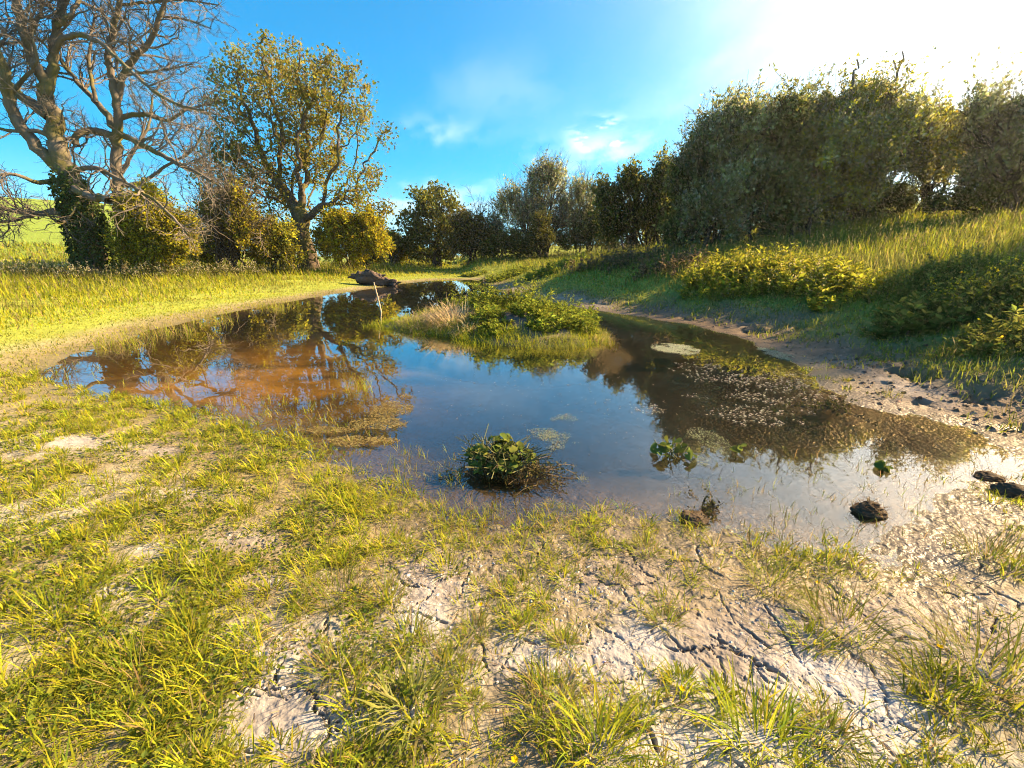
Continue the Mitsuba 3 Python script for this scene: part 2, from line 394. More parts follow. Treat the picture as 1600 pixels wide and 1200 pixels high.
def ground():
    rng = np.random.default_rng(1)
    h = math.radians(62)
    P = [ring_points(0.85, 2.6, 1.005, 700, h, rng), ring_points(2.6, 6, 1.0085, 470, h, rng), ring_points(6, 30, 1.016, 350, h, rng), ring_points(30, 250, 1.05, 160, h, rng)]
    back = ring_points(0.75, 250, 1.12, 90, math.pi, rng)
    back = back[np.abs(np.arctan2(back[:, 0], back[:, 1])) > h]
    P += [back, [[0, 0.2], [0.3, -0.2], [-0.3, -0.2]]]
    base = np.vstack(P)
    d, _ = _TC.query(base)
    base = base[d > 0.008]
    lines = []
    for q, nrm, w in CRACKS:
        lines += [q, q + nrm * w[:, None], q - nrm * w[:, None], q + nrm * (w[:, None] + 0.006), q - nrm * (w[:, None] + 0.006)]
    xy = np.vstack([base] + lines)
    z, s, si = land(xy[:, 0], xy[:, 1], True)
    x, y = xy.T
    r = np.hypot(x, y)
    near = sst(9, 4, r)
    cov = cover(x, y, s)
    mudflat = near * (1 - cov) * sst(-0.5, 0.1, s)
    # lumps, hoof prints and drying cracks
    z = z + near * ((n2(x, y, 5, 41) - 0.5) * 0.032 + (n2(x, y, 14, 42) - 0.5) * 0.014 + (n2(x, y, 45, 43, 2) - 0.5) * 0.009) * (0.35 + 0.65 * sst(-0.3, 0.3, s))
    rut = right_side(x, y) * sst(3.6, 0.9, s) * sst(0.1, 0.8, s) * sst(24, 12, r)
    pits = sst(0.42, 0.30, n2(x, y, 3.1, 44, 2))
    z = z - rut * (0.12 * pits - 0.10 * np.abs(n2(x, y, 5, 46) - 0.5) * 2 - 0.05 * (n2(x, y, 11, 45) - 0.5))
    vw = voro(x * 7 + 2.2 * n2(x, y, 4, 47), y * 7 + 2.2 * n2(x, y, 4, 48), 2)
    hair = 0.25 * sst(0.06, 0.01, vw) * mudflat * sst(0.47, 0.6, n2(x, y, 1.9, 49))
    z = z - 0.008 * hair + 0.004 * sst(0, 0.5, vw) * mudflat
    dc, ic = _TC.query(xy)
    deep = sst(1.25, 0.5, dc / np.maximum(_cw[ic], 1e-4))
    ww = np.maximum(_cw[ic], 1e-4)
    z = z - np.minimum(0.05, 0.004 + 9 * ww) * deep + np.minimum(0.008, 1.4 * ww) * sst(0.09, 0.0, dc) * (1 - deep)
    # colours: pale dried mud, damp brown mud, soil under the sward, pond bed
    k1, k2, k3 = n2(x, y, 2.2, 51)[:, None], n2(x, y, 9, 52)[:, None], n2(x, y, 40, 53, 2)[:, None]
    pale = np.array([0.305, 0.312, 0.335]) * (0.72 + 0.5 * k2) * (0.85 + 0.3 * k3)
    damp = np.array([0.16, 0.135, 0.115]) * (0.7 + 0.6 * k2)
    soil = np.array([0.15, 0.125, 0.045]) * (0.7 + 0.6 * k1)
    sward = np.array([0.165, 0.195, 0.026]) * (0.75 + 0.5 * k1) * (0.8 + 0.4 * k2)
    iron_and_reflection = (np.exp(-(((x + 3.3) / np.where(x > -3.3, 1.7, 2.6)) ** 2 + ((y - 6.2) / 3.0) ** 2)) * (0.25 + 1.3 * sst(0.25, 0.8, n2(x, y, 1.4, 57, 4))))[:, None]  # orange bed, with the golden reflection of the sunlit oak painted into it
    bed = (np.array([0.011, 0.0115, 0.0095]) + np.array([0.20, 0.115, 0.012]) * iron_and_reflection + np.array([0.042, 0.037, 0.035]) * (sst(-0.14, -0.02, z) * (1 - right_side(x, y)))[:, None]) * (0.65 + 0.7 * k2) * (0.8 + 0.4 * k1)
    dry = (sst(0.02, 0.085, z + 0.05 * (k1[:, 0] - 0.5)) * (0.25 + 0.75 * sst(0.32, 0.6, 0.6 * k1[:, 0] + 0.4 * k2[:, 0])))[:, None]
    dry = dry * (1 - 0.92 * right_side(x, y)[:, None])
    damp = damp * (1 - 0.45 * sst(0.035, 0.0, z)[:, None])
    rs = right_side(x, y)[:, None]
    damp = damp * (1 - rs) + np.array([0.115, 0.078, 0.048]) * (0.55 + 0.9 * k2) * (0.6 + 0.8 * k3) * rs
    mud = damp * (1 - dry) + pale * dry
    c1 = cov[:, None]
    c = mud * (1 - 0.75 * c1) + soil * 0.75 * c1
    far = sst(5, 11, r)[:, None] * (sst(0.5, 1.6, s) * (1 - right_side(x, y)) + right_side(x, y) * sst(0.9, 2.2, s + (n2(x, y, 1.3, 34) - 0.5) * 1.8))[:, None]
    c = c * (1 - far) + sward * far
    hillw = sst(30, 60, r)[:, None] * (x < 0)[:, None]
    c = c * (1 - hillw) + np.array([0.115, 0.165, 0.024]) * (0.85 + 0.3 * n2(x, y, 0.07, 54)[:, None]) * hillw
    ir = (si < 0.4)[:, None]
    c = np.where(ir, damp * 0.8, c)
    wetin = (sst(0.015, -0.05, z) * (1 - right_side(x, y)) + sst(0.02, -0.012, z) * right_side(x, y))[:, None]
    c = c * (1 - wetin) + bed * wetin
    tri = Delaunay(xy).simplices
    a, b, e = xy[tri[:, 0]], xy[tri[:, 1]], xy[tri[:, 2]]
    flip = ((b - a)[:, 0] * (e - a)[:, 1] - (b - a)[:, 1] * (e - a)[:, 0]) < 0
    tri[flip] = tri[flip][:, ::-1]
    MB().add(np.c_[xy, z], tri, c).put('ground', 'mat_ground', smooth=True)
    labels['ground'] = {'label': 'cracked pale mud and grassy meadow ground around the pond', 'kind': 'structure'}


ground()


def water():
    rng = np.random.default_rng(2)
    h = math.radians(60)
    xy = np.vstack([ring_points(1.3, 6, 1.012, 260, h, rng), ring_points(6, 34, 1.02, 200, h, rng)])
    s = signed(_TP, POND, xy[:, 0], xy[:, 1])
    xy = xy[s < 0.9]
    x, y = xy.T
    tri = Delaunay(xy).simplices
    cen = xy[tri].mean(1)
    keep = signed(_TP, POND, cen[:, 0], cen[:, 1]) < 0.6
    tri = tri[keep]
    a, b, e = xy[tri[:, 0]], xy[tri[:, 1]], xy[tri[:, 2]]
    flip = ((b - a)[:, 0] * (e - a)[:, 1] - (b - a)[:, 1] * (e - a)[:, 0]) < 0
    tri[flip] = tri[flip][:, ::-1]
    calm = 0.25 + 0.75 * sst(0.4, 0.65, n2(x, y, 0.35, 61))
    z = calm * (0.0035 * (n2(x, y, 2.3, 62, 3) - 0.5) + 0.0015 * (n2(x * 0.6, y * 1.8, 5.0, 63, 2) - 0.5))
    scene['pond_water'] = mikit.ply((np.c_[xy, z], tri), 'mat_water', smooth=True)
    labels['pond_water'] = {'label': 'still shallow pond water reflecting sky and trees', 'kind': 'structure'}


water()


# ------------------------------------------------------------------ trees and bushes
def colours(rng, n, palette, weights=None, var=0.18):
    p = np.asarray(palette, float)
    c = p[rng.choice(len(p), n, p=weights)]
    return c * np.exp(rng.normal(0, var, (n, 1))) * (1 + rng.normal(0, 0.05, (n, 3)))


def name_tree(key, label, cat, group=None):
    labels[key] = {'label': label, 'category': cat}
    if group:
        labels[key]['group'] = group


def bush(key, label, cat, lobes, y0, shoots, leaves_per, leaf, palette, seed, stem_px, shoot_len=1.0, up=0.7, bark=(0.05, 0.04, 0.03), stems=7, group=None, bare=0, depth=1.0, inner=0.5, thin=False):
    """lobes: (px, py, radius in px) at distance y0; leaves sit along shoots that grow outwards from inside the lobes."""
    rng = np.random.default_rng(seed)
    name_tree(key, label, cat, group)
    C, Rr = [], []
    for px, py, pr in lobes:
        yy = y0 + rng.uniform(-0.5, 0.5) * pr * y0 / 750 * depth
        C.append(at_depth(px, py, yy))
        Rr.append(pr * yy / (FPX * FWD[1] + (600 - py) * UPV[1]))
    C, Rr = np.array(C), np.array(Rr) * 0.87
    sub = norm(rng.normal(size=(len(C), 5, 3)) + [0, -0.1, 0.35])
    q = rng.uniform(0.22, 0.40, (len(C), 5))
    C = np.vstack([C, (C[:, None] + sub * Rr[:, None, None] * 0.84).reshape(-1, 3)])
    Rr = np.concatenate([Rr, (Rr[:, None] * q).ravel()])
    k = rng.choice(len(C), shoots, p=Rr ** 2 / (Rr ** 2).sum())
    d = norm(rng.normal(size=(shoots, 3)) + [0, 0, 0.25])
    f = rng.uniform(inner, 1.0, shoots) ** 0.5
    L = shoot_len * rng.uniform(0.5, 1.25, shoots)
    start = C[k] + d * (Rr[k] * f)[:, None] * [1, depth, 1] - d * (L * 0.7)[:, None]
    sd = norm(d * 0.8 + np.array([0, 0, up]) + rng.normal(0, 0.28, (shoots, 3)))
    L = L * np.where(rng.uniform(0, 1, shoots) < 0.12, 1.12, 1.0)
    P = walk(rng, start, sd, L, 4, 0.12, np.full(shoots, 0.05))
    ok = P[:, 2, 2] > land(P[:, 2, 0], P[:, 2, 1]) + 0.1
    P, k = P[ok], k[ok]
    n = len(P)
    shade = np.exp(rng.normal(0, 0.16, (n, 1))) * np.exp(rng.normal(0, 0.24, len(C)))[k][:, None]
    t = rng.uniform(0.15, 4.0, (n, leaves_per))
    i = np.minimum(t.astype(int), 3)
    fr = (t - i)[..., None]
    r_ = np.arange(n)[:, None]
    pos = (P[r_, i] * (1 - fr) + P[r_, i + 1] * fr).reshape(-1, 3) + rng.normal(0, leaf * 0.5, (n * leaves_per, 3))
    tang = norm(P[r_, i + 1] - P[r_, i]).reshape(-1, 3)
    ax = norm(tang * 0.6 + rng.normal(0, 0.6, pos.shape))
    col = colours(rng, n * leaves_per, palette) * np.repeat(shade, leaves_per, 0)
    m = len(pos)
    L_ = leaf * rng.uniform(0.6, 1.4, m)
    above = pos[:, 2] > land(pos[:, 0], pos[:, 1]) + 0.03
    v, fc, c = (leaf_tris if y0 > 20.8 or thin else leaf_quads)(pos[above], ax[above], rng.normal(size=(above.sum(), 3)) + [0, 0, 0.6], L_[above], L_[above] * rng.uniform(0.4, 0.7, above.sum()), col[above])
    MB().add(v, fc, c).put(key + '__crown', 'mat_leaf')
    labels[key + '__crown'] = {'kind': 'stuff'}
    # stems fan out from the foot
    foot = np.array(stem_px, float) if len(stem_px) == 3 else ground_pt(*stem_px)
    kk = rng.choice(len(lobes), stems)
    S, RR = [], []
    zr = max(1.0, np.max(C[:, 2] + Rr) - foot[2])
    for j in range(stems):
        b = foot + np.r_[rng.normal(0, 0.28, 2) * zr * 0.3, -0.1]
        b[2] = float(land(b[:1], b[1:2])[0]) - 0.1
        e = C[kk[j]] + rng.normal(0, 0.35, 3) * Rr[kk[j]]
        mid = b * 0.55 + e * 0.45 + [0, 0, 0.18 * zr]
        q = resample([b, b * 0.8 + mid * 0.2 + [0, 0, .1], mid, e], 9)
        q[1:-1] += rng.normal(0, 0.035 * zr / 3, (7, 3))
        S.append(q)
        r0 = 0.012 * zr * rng.uniform(0.7, 1.4) + 0.02
        RR.append(np.linspace(r0, r0 * 0.25, 9))
    S, RR = np.array(S), np.array(RR)
    v, fc = tubes(S, RR, 7)
    mb = MB().add(v, fc, bark_colour(v, bark))
    mb.put(key + '__stem', 'mat_bark', smooth=True)
    labels[key + '__stem'] = {'kind': 'stuff'}
    s2, d2, r2, _ = offshoots(rng, S, RR, stems * 14, 0.25, 0.8)
    P2 = walk(rng, s2, d2, rng.uniform(0.12, 0.35, len(s2)) * zr, 5, 0.22, np.full(len(s2), 0.12))
    v, fc = tubes(P2, np.linspace(1, 0.3, 6)[None] * np.minimum(r2 * 0.6, 0.03 * zr / 3)[:, None] + 0.004, 4)
    v3, fc3 = tubes(P, np.linspace(1, 0.5, 5)[None] * np.full((n, 1), 0.005 + 0.0003 * y0), 3)
    mb = MB().add(v, fc, bark_colour(v, bark)).add(v3, fc3, bark_colour(v3, np.array(bark) * 1.5))
    if bare:
        d = norm(rng.normal(size=(bare, 3)) + [0, 0, 1.2])
        kb = rng.choice(len(C), bare, p=Rr ** 2 / (Rr ** 2).sum())
        st = C[kb] + d * Rr[kb][:, None] * 0.85 * [1, depth, 1]
        PB = walk(rng, st, d + [0, 0, 0.5], shoot_len * rng.uniform(0.6, 1.3, bare), 4, 0.2, np.full(bare, 0.05))
        v, fc = tubes(PB, np.linspace(1, 0.5, 5)[None] * np.full((bare, 1), 0.004 + 0.00032 * y0), 3)
        mb.add(v, fc, bark_colour(v, (0.23, 0.18, 0.14)))
    mb.put(key + '__twigs', 'mat_twig')
    labels[key + '__twigs'] = {'kind': 'stuff'}


def colonise(rng, attr, trunk, D, di, dk, iters=160):
    nodes, par = [np.array(p) for p in trunk], list(range(-1, len(trunk) - 1))
    attr = np.array(attr)
    for _ in range(iters):
        if not len(attr):
            break
        N = np.array(nodes)
        d, i = cKDTree(N).query(attr, distance_upper_bound=di)
        ok = np.isfinite(d)
        if not ok.any():
            break
        pull = np.zeros_like(N)
        np.add.at(pull, i[ok], norm(attr[ok] - N[i[ok]]))
        grow = np.nonzero(np.linalg.norm(pull, axis=1) > 1e-6)[0]
        new = N[grow] + norm(norm(pull[grow]) + rng.normal(0, 0.32, (len(grow), 3)) + [0, 0, 0.04]) * D
        dn, _ = cKDTree(N).query(new)
        keep = dn > D * 0.35
        if not keep.any():
            break
        for p, g in zip(new[keep], grow[keep]):
            nodes.append(p)
            par.append(int(g))
        d, _ = cKDTree(np.array(nodes)).query(attr)
        attr = attr[d > dk]
    return np.array(nodes), np.array(par)


def skeleton(nodes, par, r_tip, expo, r_max):
    """Pipe-model radii, and the chains that follow the thickest child."""
    n = len(nodes)
    kids = [[] for _ in range(n)]
    for i, p in enumerate(par):
        if p >= 0:
            kids[p].append(i)
    tips = np.zeros(n)
    for i in range(n - 1, -1, -1):
        tips[i] = tips[i] + (not kids[i])
        if par[i] >= 0:
            tips[par[i]] += tips[i]
    expo = math.log(r_max / r_tip) / math.log(max(tips[0], 3))
    rad = r_tip * tips ** expo
    chains, todo = [], [(0, None)]
    while todo:
        i, pr = todo.pop()
        c = [] if pr is None else [pr]
        while True:
            c.append(i)
            if not kids[i]:
                break
            ks = sorted(kids[i], key=lambda q: -tips[q])
            for q in ks[1:]:
                todo.append((q, i))
            i = ks[0]
        chains.append(c)
    return rad, tips, chains


def lobed_points(rng, lobes, y0, n, depth=1.0, shell=0.0):
    C, R = [], []
    for px, py, pr in lobes:
        yy = y0 + rng.uniform(-0.6, 0.6) * pr * y0 / 750 * depth
        C.append(at_depth(px, py, yy))
        R.append(pr * yy / (FPX * FWD[1] + (600 - py) * UPV[1]))
    C, R = np.array(C), np.array(R)
    k = rng.choice(len(C), n, p=R ** 2.5 / (R ** 2.5).sum())
    d = norm(rng.normal(size=(n, 3)))
    return C[k] + d * (R[k] * rng.uniform(shell, 1, n) ** 0.45)[:, None] * [1, depth, 1]


def broadleaf(key, label, cat, lobes, y0, trunk, attr_n, D, leaf, per_tip, palette, seed, r_tip=0.016, expo=0.5, r_max=0.6, bark=(0.07, 0.055, 0.045), moss=None, depth=1.0, spread=0.4, shell=0.0, group=None):
    rng = np.random.default_rng(seed)
    name_tree(key, label, cat, group)
    attr = lobed_points(rng, lobes, y0, attr_n, depth, shell)
    nodes, par = colonise(rng, attr, trunk, D, D * 9, D * 1.7)
    rad, tips, chains = skeleton(nodes, par, r_tip, expo, r_max)
    rad[:3] = rad[:3] * np.array([1.45, 1.15, 1.03])
    tr, li = MB(), MB()
    big = rad[np.array([c[min(1, len(c) - 1)] for c in chains])]
    for ci, c in enumerate(chains):
        if len(c) < 2:
            continue
        P = nodes[c]
        R = rad[c].copy()
        if ci:
            R[0] = min(R[0], R[1] * 1.25)
        Q = resample(np.c_[P, R], 2 * len(c) - 1) if len(c) > 3 else np.c_[P, R]
        v, f = tubes(Q[None, :, :3], Q[None, :, 3], 9 if big[ci] > 0.1 else 4)
        (tr if ci == 0 else li).add(v, f, bark_colour(v, bark, moss=moss))
    tr.put(key + '__trunk', 'mat_bark', smooth=True)
    li.put(key + '__limbs', 'mat_bark', smooth=True)
    labels[key + '__limbs'] = {'kind': 'stuff'}
    ends = np.nonzero(tips <= 2)[0]
    many = (per_tip * np.clip(rng.lognormal(-0.25, 0.8, len(ends)), 0.1, 3.5)).astype(int)
    k = np.repeat(ends, many)
    shade = np.exp(rng.normal(0, 0.18, len(nodes)))
    m = len(k)
    pos = nodes[k] + rng.normal(0, spread, (m, 3)) * [1, 1, 0.75]
    nrm = rng.normal(size=(m, 3)) + [0, 0, 0.8]
    L = leaf * rng.uniform(0.6, 1.4, m)
    v, f, c = leaf_quads(pos, rng.normal(size=(m, 3)), nrm, L, L * rng.uniform(0.5, 0.8, m), colours(rng, m, palette) * shade[k][:, None])
    MB().add(v, f, c).put(key + '__crown', 'mat_leaf')
    labels[key + '__crown'] = {'kind': 'stuff'}


YOUNG_OAK = [(0.265, 0.225, 0.036), (0.23, 0.215, 0.035), (0.19, 0.14, 0.04), (0.21, 0.225, 0.028)]
YELLOW = [(0.36, 0.335, 0.024), (0.30, 0.315, 0.028), (0.39, 0.31, 0.022)]
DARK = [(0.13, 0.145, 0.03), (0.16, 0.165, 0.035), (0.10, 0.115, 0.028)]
SALLOW = [(0.31, 0.325, 0.15), (0.26, 0.285, 0.095), (0.40, 0.40, 0.28), (0.22, 0.24, 0.07)]


def trunk_line(pts):
    return resample(pts, max(4, int(np.linalg.norm(np.diff(np.array(pts), axis=0), axis=1).sum() / 0.6)))


# the big oak with young leaves, in the meadow left of the pond
OY = ground_pt(482, 425)
broadleaf('oak_tree', 'tall spreading oak with sparse young golden leaves behind the left meadow', 'tree',
          [(415, 120, 50), (495, 130, 50), (545, 128, 34), (370, 170, 44), (562, 200, 38), (470, 215, 70), (385, 270, 58), (545, 295, 44), (455, 322, 42), (606, 208, 20), (585, 262, 26), (352, 108, 26), (418, 72, 24),
           (348, 230, 34), (596, 322, 24), (415, 345, 36), (335, 175, 24), (332, 280, 30), (350, 335, 30), (525, 340, 28), (575, 350, 24), (530, 90, 16), (455, 85, 22)],
          OY[1], trunk_line([OY - [0, 0, 0.3], at_depth(480, 400, OY[1]), at_depth(468, 365, OY[1]), at_depth(470, 340, OY[1])]), 3400, 0.42, 0.19, 36, YOUNG_OAK, 101,
          r_tip=0.022, expo=0.50, r_max=0.66, bark=(0.09, 0.07, 0.055), moss=(0.11, 0.10, 0.03), spread=0.33)
SO = ground_pt(682, 417)
broadleaf('small_oak_tree', 'rounded dark leafy oak at the far end of the pond', 'tree',
          [(665, 320, 30), (690, 325, 32), (650, 350, 28), (700, 355, 28), (660, 380, 32), (700, 385, 28), (680, 350, 36), (638, 375, 16), (678, 300, 16)],
          SO[1], trunk_line([SO - [0, 0, 0.3], at_depth(683, 400, SO[1]), at_depth(682, 380, SO[1])]), 1500, 0.42, 0.30, 34, DARK + [(0.10, 0.095, 0.02)], 102,
          r_tip=0.02, expo=0.5, r_max=0.4, bark=(0.05, 0.042, 0.035), spread=0.34)


# the row of sallows and thorns along the right-hand bank
def gy(px, py):
    return float(ground_pt(px, py)[1])


bush('willow_bush', 'broad rounded willow with a grey fuzzy top right of the small dark oak', 'bush',
     [(800, 335, 42), (855, 305, 48), (905, 325, 40), (830, 360, 45), (880, 365, 45), (775, 375, 30), (860, 285, 30)], gy(845, 402), 1500, 18, 0.19,
     SALLOW + [(0.15, 0.13, 0.08)], 201, (845, 402), shoot_len=1.5, bare=500, stems=9)
bush('willow_bush_001', 'dark broad willow with pale leaf tips, leftmost of the tall right-hand row', 'bush',
     [(1108, 236, 40), (1163, 222, 46), (1092, 280, 55), (1160, 285, 70), (1105, 335, 52), (1185, 340, 46), (1205, 240, 42), (1142, 196, 18), (1190, 196, 20), (1085, 365, 25), (1140, 368, 28), (1200, 365, 24)], gy(1130, 386), 2500, 34, 0.125,
     SALLOW, 202, (1130, 386), shoot_len=1.25, up=0.9, thin=True, stems=12, bare=420)
bush('willow_bush_002', 'tallest willow of the right bank with a sunlit yellow crown', 'bush',
     [(1290, 208, 46), (1345, 188, 44), (1395, 212, 44), (1260, 245, 55), (1330, 250, 70), (1405, 255, 50), (1270, 310, 50), (1340, 310, 45), (1252, 196, 20), (1325, 166, 16), (1440, 230, 30), (1235, 330, 36), (1250, 355, 22), (1300, 345, 20)], 18.7, 2700, 34, 0.125,
     SALLOW + YELLOW[:2], 203, (1310, 352), shoot_len=1.25, up=0.9, thin=True, stems=14, bare=420)
bush('willow_bush_003', 'yellow-leaved willow between the tallest willow and the right edge of the photo', 'bush',
     [(1450, 225, 38), (1480, 215, 28), (1420, 250, 30), (1490, 250, 28), (1470, 270, 28), (1500, 215, 20)], gy(1450, 336), 800, 19, 0.14, YELLOW + SALLOW[:2], 204, (1450, 336), shoot_len=1.0, stems=9)
bush('willow_bush_004', 'grey-green open willow at the right edge of the photo', 'bush',
     [(1560, 212, 40), (1600, 230, 52), (1540, 245, 38), (1585, 275, 40), (1640, 200, 50), (1530, 185, 25), (1520, 285, 25)], gy(1565, 335), 1400, 32, 0.125, SALLOW, 205, (1565, 335), shoot_len=1.25, up=0.9, thin=True, stems=11, bare=300)
bush('hedge_bush', 'low dark bramble thicket under the willows at the right edge', 'bush',
     [(1500, 318, 20), (1540, 315, 24), (1590, 312, 28), (1460, 325, 14), (1640, 310, 30)], gy(1560, 338), 500, 19, 0.115, DARK, 206, (1540, 336), shoot_len=0.7, stems=8)
bush('hedge_bush_001', 'olive bush with a golden top behind the small yellow bush of the right bank', 'bush',
     [(985, 300, 28), (1030, 300, 32), (1010, 340, 45), (955, 330, 32), (1050, 345, 40), (960, 365, 30), (940, 310, 18), (1040, 275, 18)], gy(1010, 392), 1300, 18, 0.17, DARK + [(0.16, 0.15, 0.03), (0.10, 0.10, 0.03)], 207, (1010, 392), shoot_len=1.2, stems=9)
bush('hedge_bush_002', 'small bright yellow-green bush standing out from the dark bushes of the right bank', 'bush',
     [(985, 345, 24), (1000, 360, 20), (970, 362, 18), (990, 330, 12)], gy(985, 393) - 1.5, 420, 19, 0.115, YELLOW, 208, (985, 396), shoot_len=0.7, stems=6)
bush('hedge_bush_003', 'small olive bush in front of the grey-topped willow', 'bush',
     [(845, 352, 18), (838, 375, 20), (855, 378, 18)], gy(845, 404) - 2, 360, 18, 0.135, [(0.11, 0.11, 0.025), (0.08, 0.085, 0.02)], 209, (845, 406), shoot_len=0.8, stems=6)
bush('hedge_bush_004', 'golden feathery bush at the right foot of the small dark oak', 'bush',
     [(722, 355, 22), (735, 380, 26), (755, 385, 24), (715, 385, 20), (745, 360, 14)], gy(735, 412), 800, 18, 0.19, [(0.16, 0.13, 0.025), (0.12, 0.11, 0.025), (0.08, 0.07, 0.02)], 210, (735, 412), shoot_len=1.5, stems=7, bare=80)
# left side
bush('hawthorn_bush', 'dense yellow-green leafy bush right of the ivy-clad trunk', 'bush',
     [(225, 340, 42), (265, 360, 42), (210, 385, 36), (250, 395, 38), (285, 385, 26), (235, 310, 22), (195, 345, 22)], gy(235, 434) - 1.5, 1500, 20, 0.125, YELLOW + [(0.12, 0.13, 0.02)], 211, (240, 432), shoot_len=0.9, up=0.3, stems=7)
bush('hedge_bush_005', 'yellow-olive twiggy bush between the yellow-green bush and the big oak', 'bush',
     [(345, 385, 38), (390, 370, 40), (320, 405, 24), (420, 395, 30), (370, 330, 34), (330, 345, 28)], gy(370, 430) + 1.0, 1300, 17, 0.15, YELLOW + [(0.16, 0.15, 0.03), (0.20, 0.16, 0.04)], 212, (370, 430), shoot_len=1.1, stems=9, bare=350)
bush('hedge_bush_006', 'golden yellow bush right of the foot of the big oak', 'bush',
     [(540, 365, 36), (575, 355, 30), (515, 390, 28), (590, 385, 24), (555, 395, 24), (520, 350, 22)], gy(550, 426) - 2.0, 1200, 18, 0.17, YELLOW + [(0.20, 0.15, 0.02)], 213, (545, 425), shoot_len=1.1, up=0.4, stems=7)
bush('hedge_bush_007', 'golden bush closing the gap at the far left bank behind the log', 'bush',
     [(610, 385, 20), (630, 392, 18), (600, 400, 16), (622, 405, 16)], gy(612, 419) + 4, 600, 18, 0.22, YELLOW + [(0.20, 0.15, 0.02)], 214, (612, 419), shoot_len=1.4, up=0.4, stems=5)
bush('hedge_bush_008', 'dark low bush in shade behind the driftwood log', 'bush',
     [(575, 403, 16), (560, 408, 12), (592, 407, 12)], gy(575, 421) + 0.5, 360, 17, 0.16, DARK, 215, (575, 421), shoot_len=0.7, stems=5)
bush('hedge_bush_009', 'yellow-green leafy bush under the left limbs of the big oak', 'bush',
     [(440, 395, 26), (425, 370, 26), (455, 405, 18), (405, 405, 20), (450, 370, 18)], gy(435, 427) - 1.5, 700, 18, 0.15, DARK + YELLOW, 216, (435, 427), shoot_len=1.0, stems=6)
# thickets that close the row of trees down to the ground
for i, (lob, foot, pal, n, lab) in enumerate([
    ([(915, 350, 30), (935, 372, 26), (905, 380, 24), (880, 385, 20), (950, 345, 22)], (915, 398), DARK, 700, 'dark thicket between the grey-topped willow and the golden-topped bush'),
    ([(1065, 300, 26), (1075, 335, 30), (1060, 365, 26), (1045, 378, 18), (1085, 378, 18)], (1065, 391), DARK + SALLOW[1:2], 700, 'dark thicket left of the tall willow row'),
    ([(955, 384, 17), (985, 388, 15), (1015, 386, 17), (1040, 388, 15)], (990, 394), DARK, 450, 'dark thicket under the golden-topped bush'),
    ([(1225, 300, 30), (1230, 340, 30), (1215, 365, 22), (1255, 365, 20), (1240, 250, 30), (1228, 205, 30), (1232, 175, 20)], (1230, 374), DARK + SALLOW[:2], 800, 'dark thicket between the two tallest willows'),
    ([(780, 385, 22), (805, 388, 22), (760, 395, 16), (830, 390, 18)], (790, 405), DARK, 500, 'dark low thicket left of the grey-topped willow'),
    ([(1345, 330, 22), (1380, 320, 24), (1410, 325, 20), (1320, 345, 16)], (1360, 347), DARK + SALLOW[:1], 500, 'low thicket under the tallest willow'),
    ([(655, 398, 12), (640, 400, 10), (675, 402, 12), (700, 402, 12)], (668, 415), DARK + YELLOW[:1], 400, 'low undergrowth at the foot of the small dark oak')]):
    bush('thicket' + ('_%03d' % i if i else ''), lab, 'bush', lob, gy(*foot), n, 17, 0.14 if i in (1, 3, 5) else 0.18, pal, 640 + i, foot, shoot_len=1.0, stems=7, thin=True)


def proj(x, y, z):
    d = np.array([x, y, z]) - CAM
    return 800 + FPX * d[0] / (d @ FWD), 600 - FPX * (d @ UPV) / (d @ FWD)


# the tree row goes on out of the frame to the right, where it keeps the near shore in shade
for i, (x, y, h) in enumerate([(18.8, 10.6, 6.6), (19.6, 7.6, 5.2)]):
    g = float(land(np.array([x]), np.array([y]))[0])
    sc = FPX / (y * FWD[1] + 1e-9)
    lob = []
    for a, b, r in [(-1.2, .3, .17), (1.3, .35, .18), (0, .55, .22), (-.9, .62, .18), (1.0, .68, .18), (.1, .82, .16), (-.4, .3, .2)]:
        X, Z = x + a * 1.15, g + b * h
        p = proj(X, y, Z)
        q = proj(X, y, Z + r * h)
        lob.append((p[0], p[1], abs(p[1] - q[1])))
    bush('willow_bush_%03d' % (i + 5), ['large open willow next beyond the right edge of the tree row', 'last open willow of the row beyond the right edge'][i], 'bush', lob, y, 460, 12, 0.23, SALLOW, 230 + i,
         (x, y, g), shoot_len=1.3, stems=9, thin=True)

# ------------------------------------------------------------------ bare old trees on the left
BARE_BARK = (0.135, 0.115, 0.098)


def traced(pts, y0, r0, r1, n=None, dy=0.0, rng=None):
    """A limb along photograph pixels at depth y0, its depth wandering by dy metres; radii in pixels."""
    P = np.array([at_depth(px, py, y0 + dy * k / max(len(pts) - 1, 1)) for k, (px, py) in enumerate(pts)])
    R = np.linspace(r0, r1, len(pts)) * y0 / 760
    L = np.linalg.norm(np.diff(P, axis=0), axis=1).sum()
    Q = resample(np.c_[P, R], n or max(5, int(L / 0.22)))
    if rng is not None:
        j = rng.normal(0, 1, (len(Q), 3)) * Q[:, 3:] * 0.22
        j[0] = j[-1] = 0
        Q[:, :3] += j
    return Q


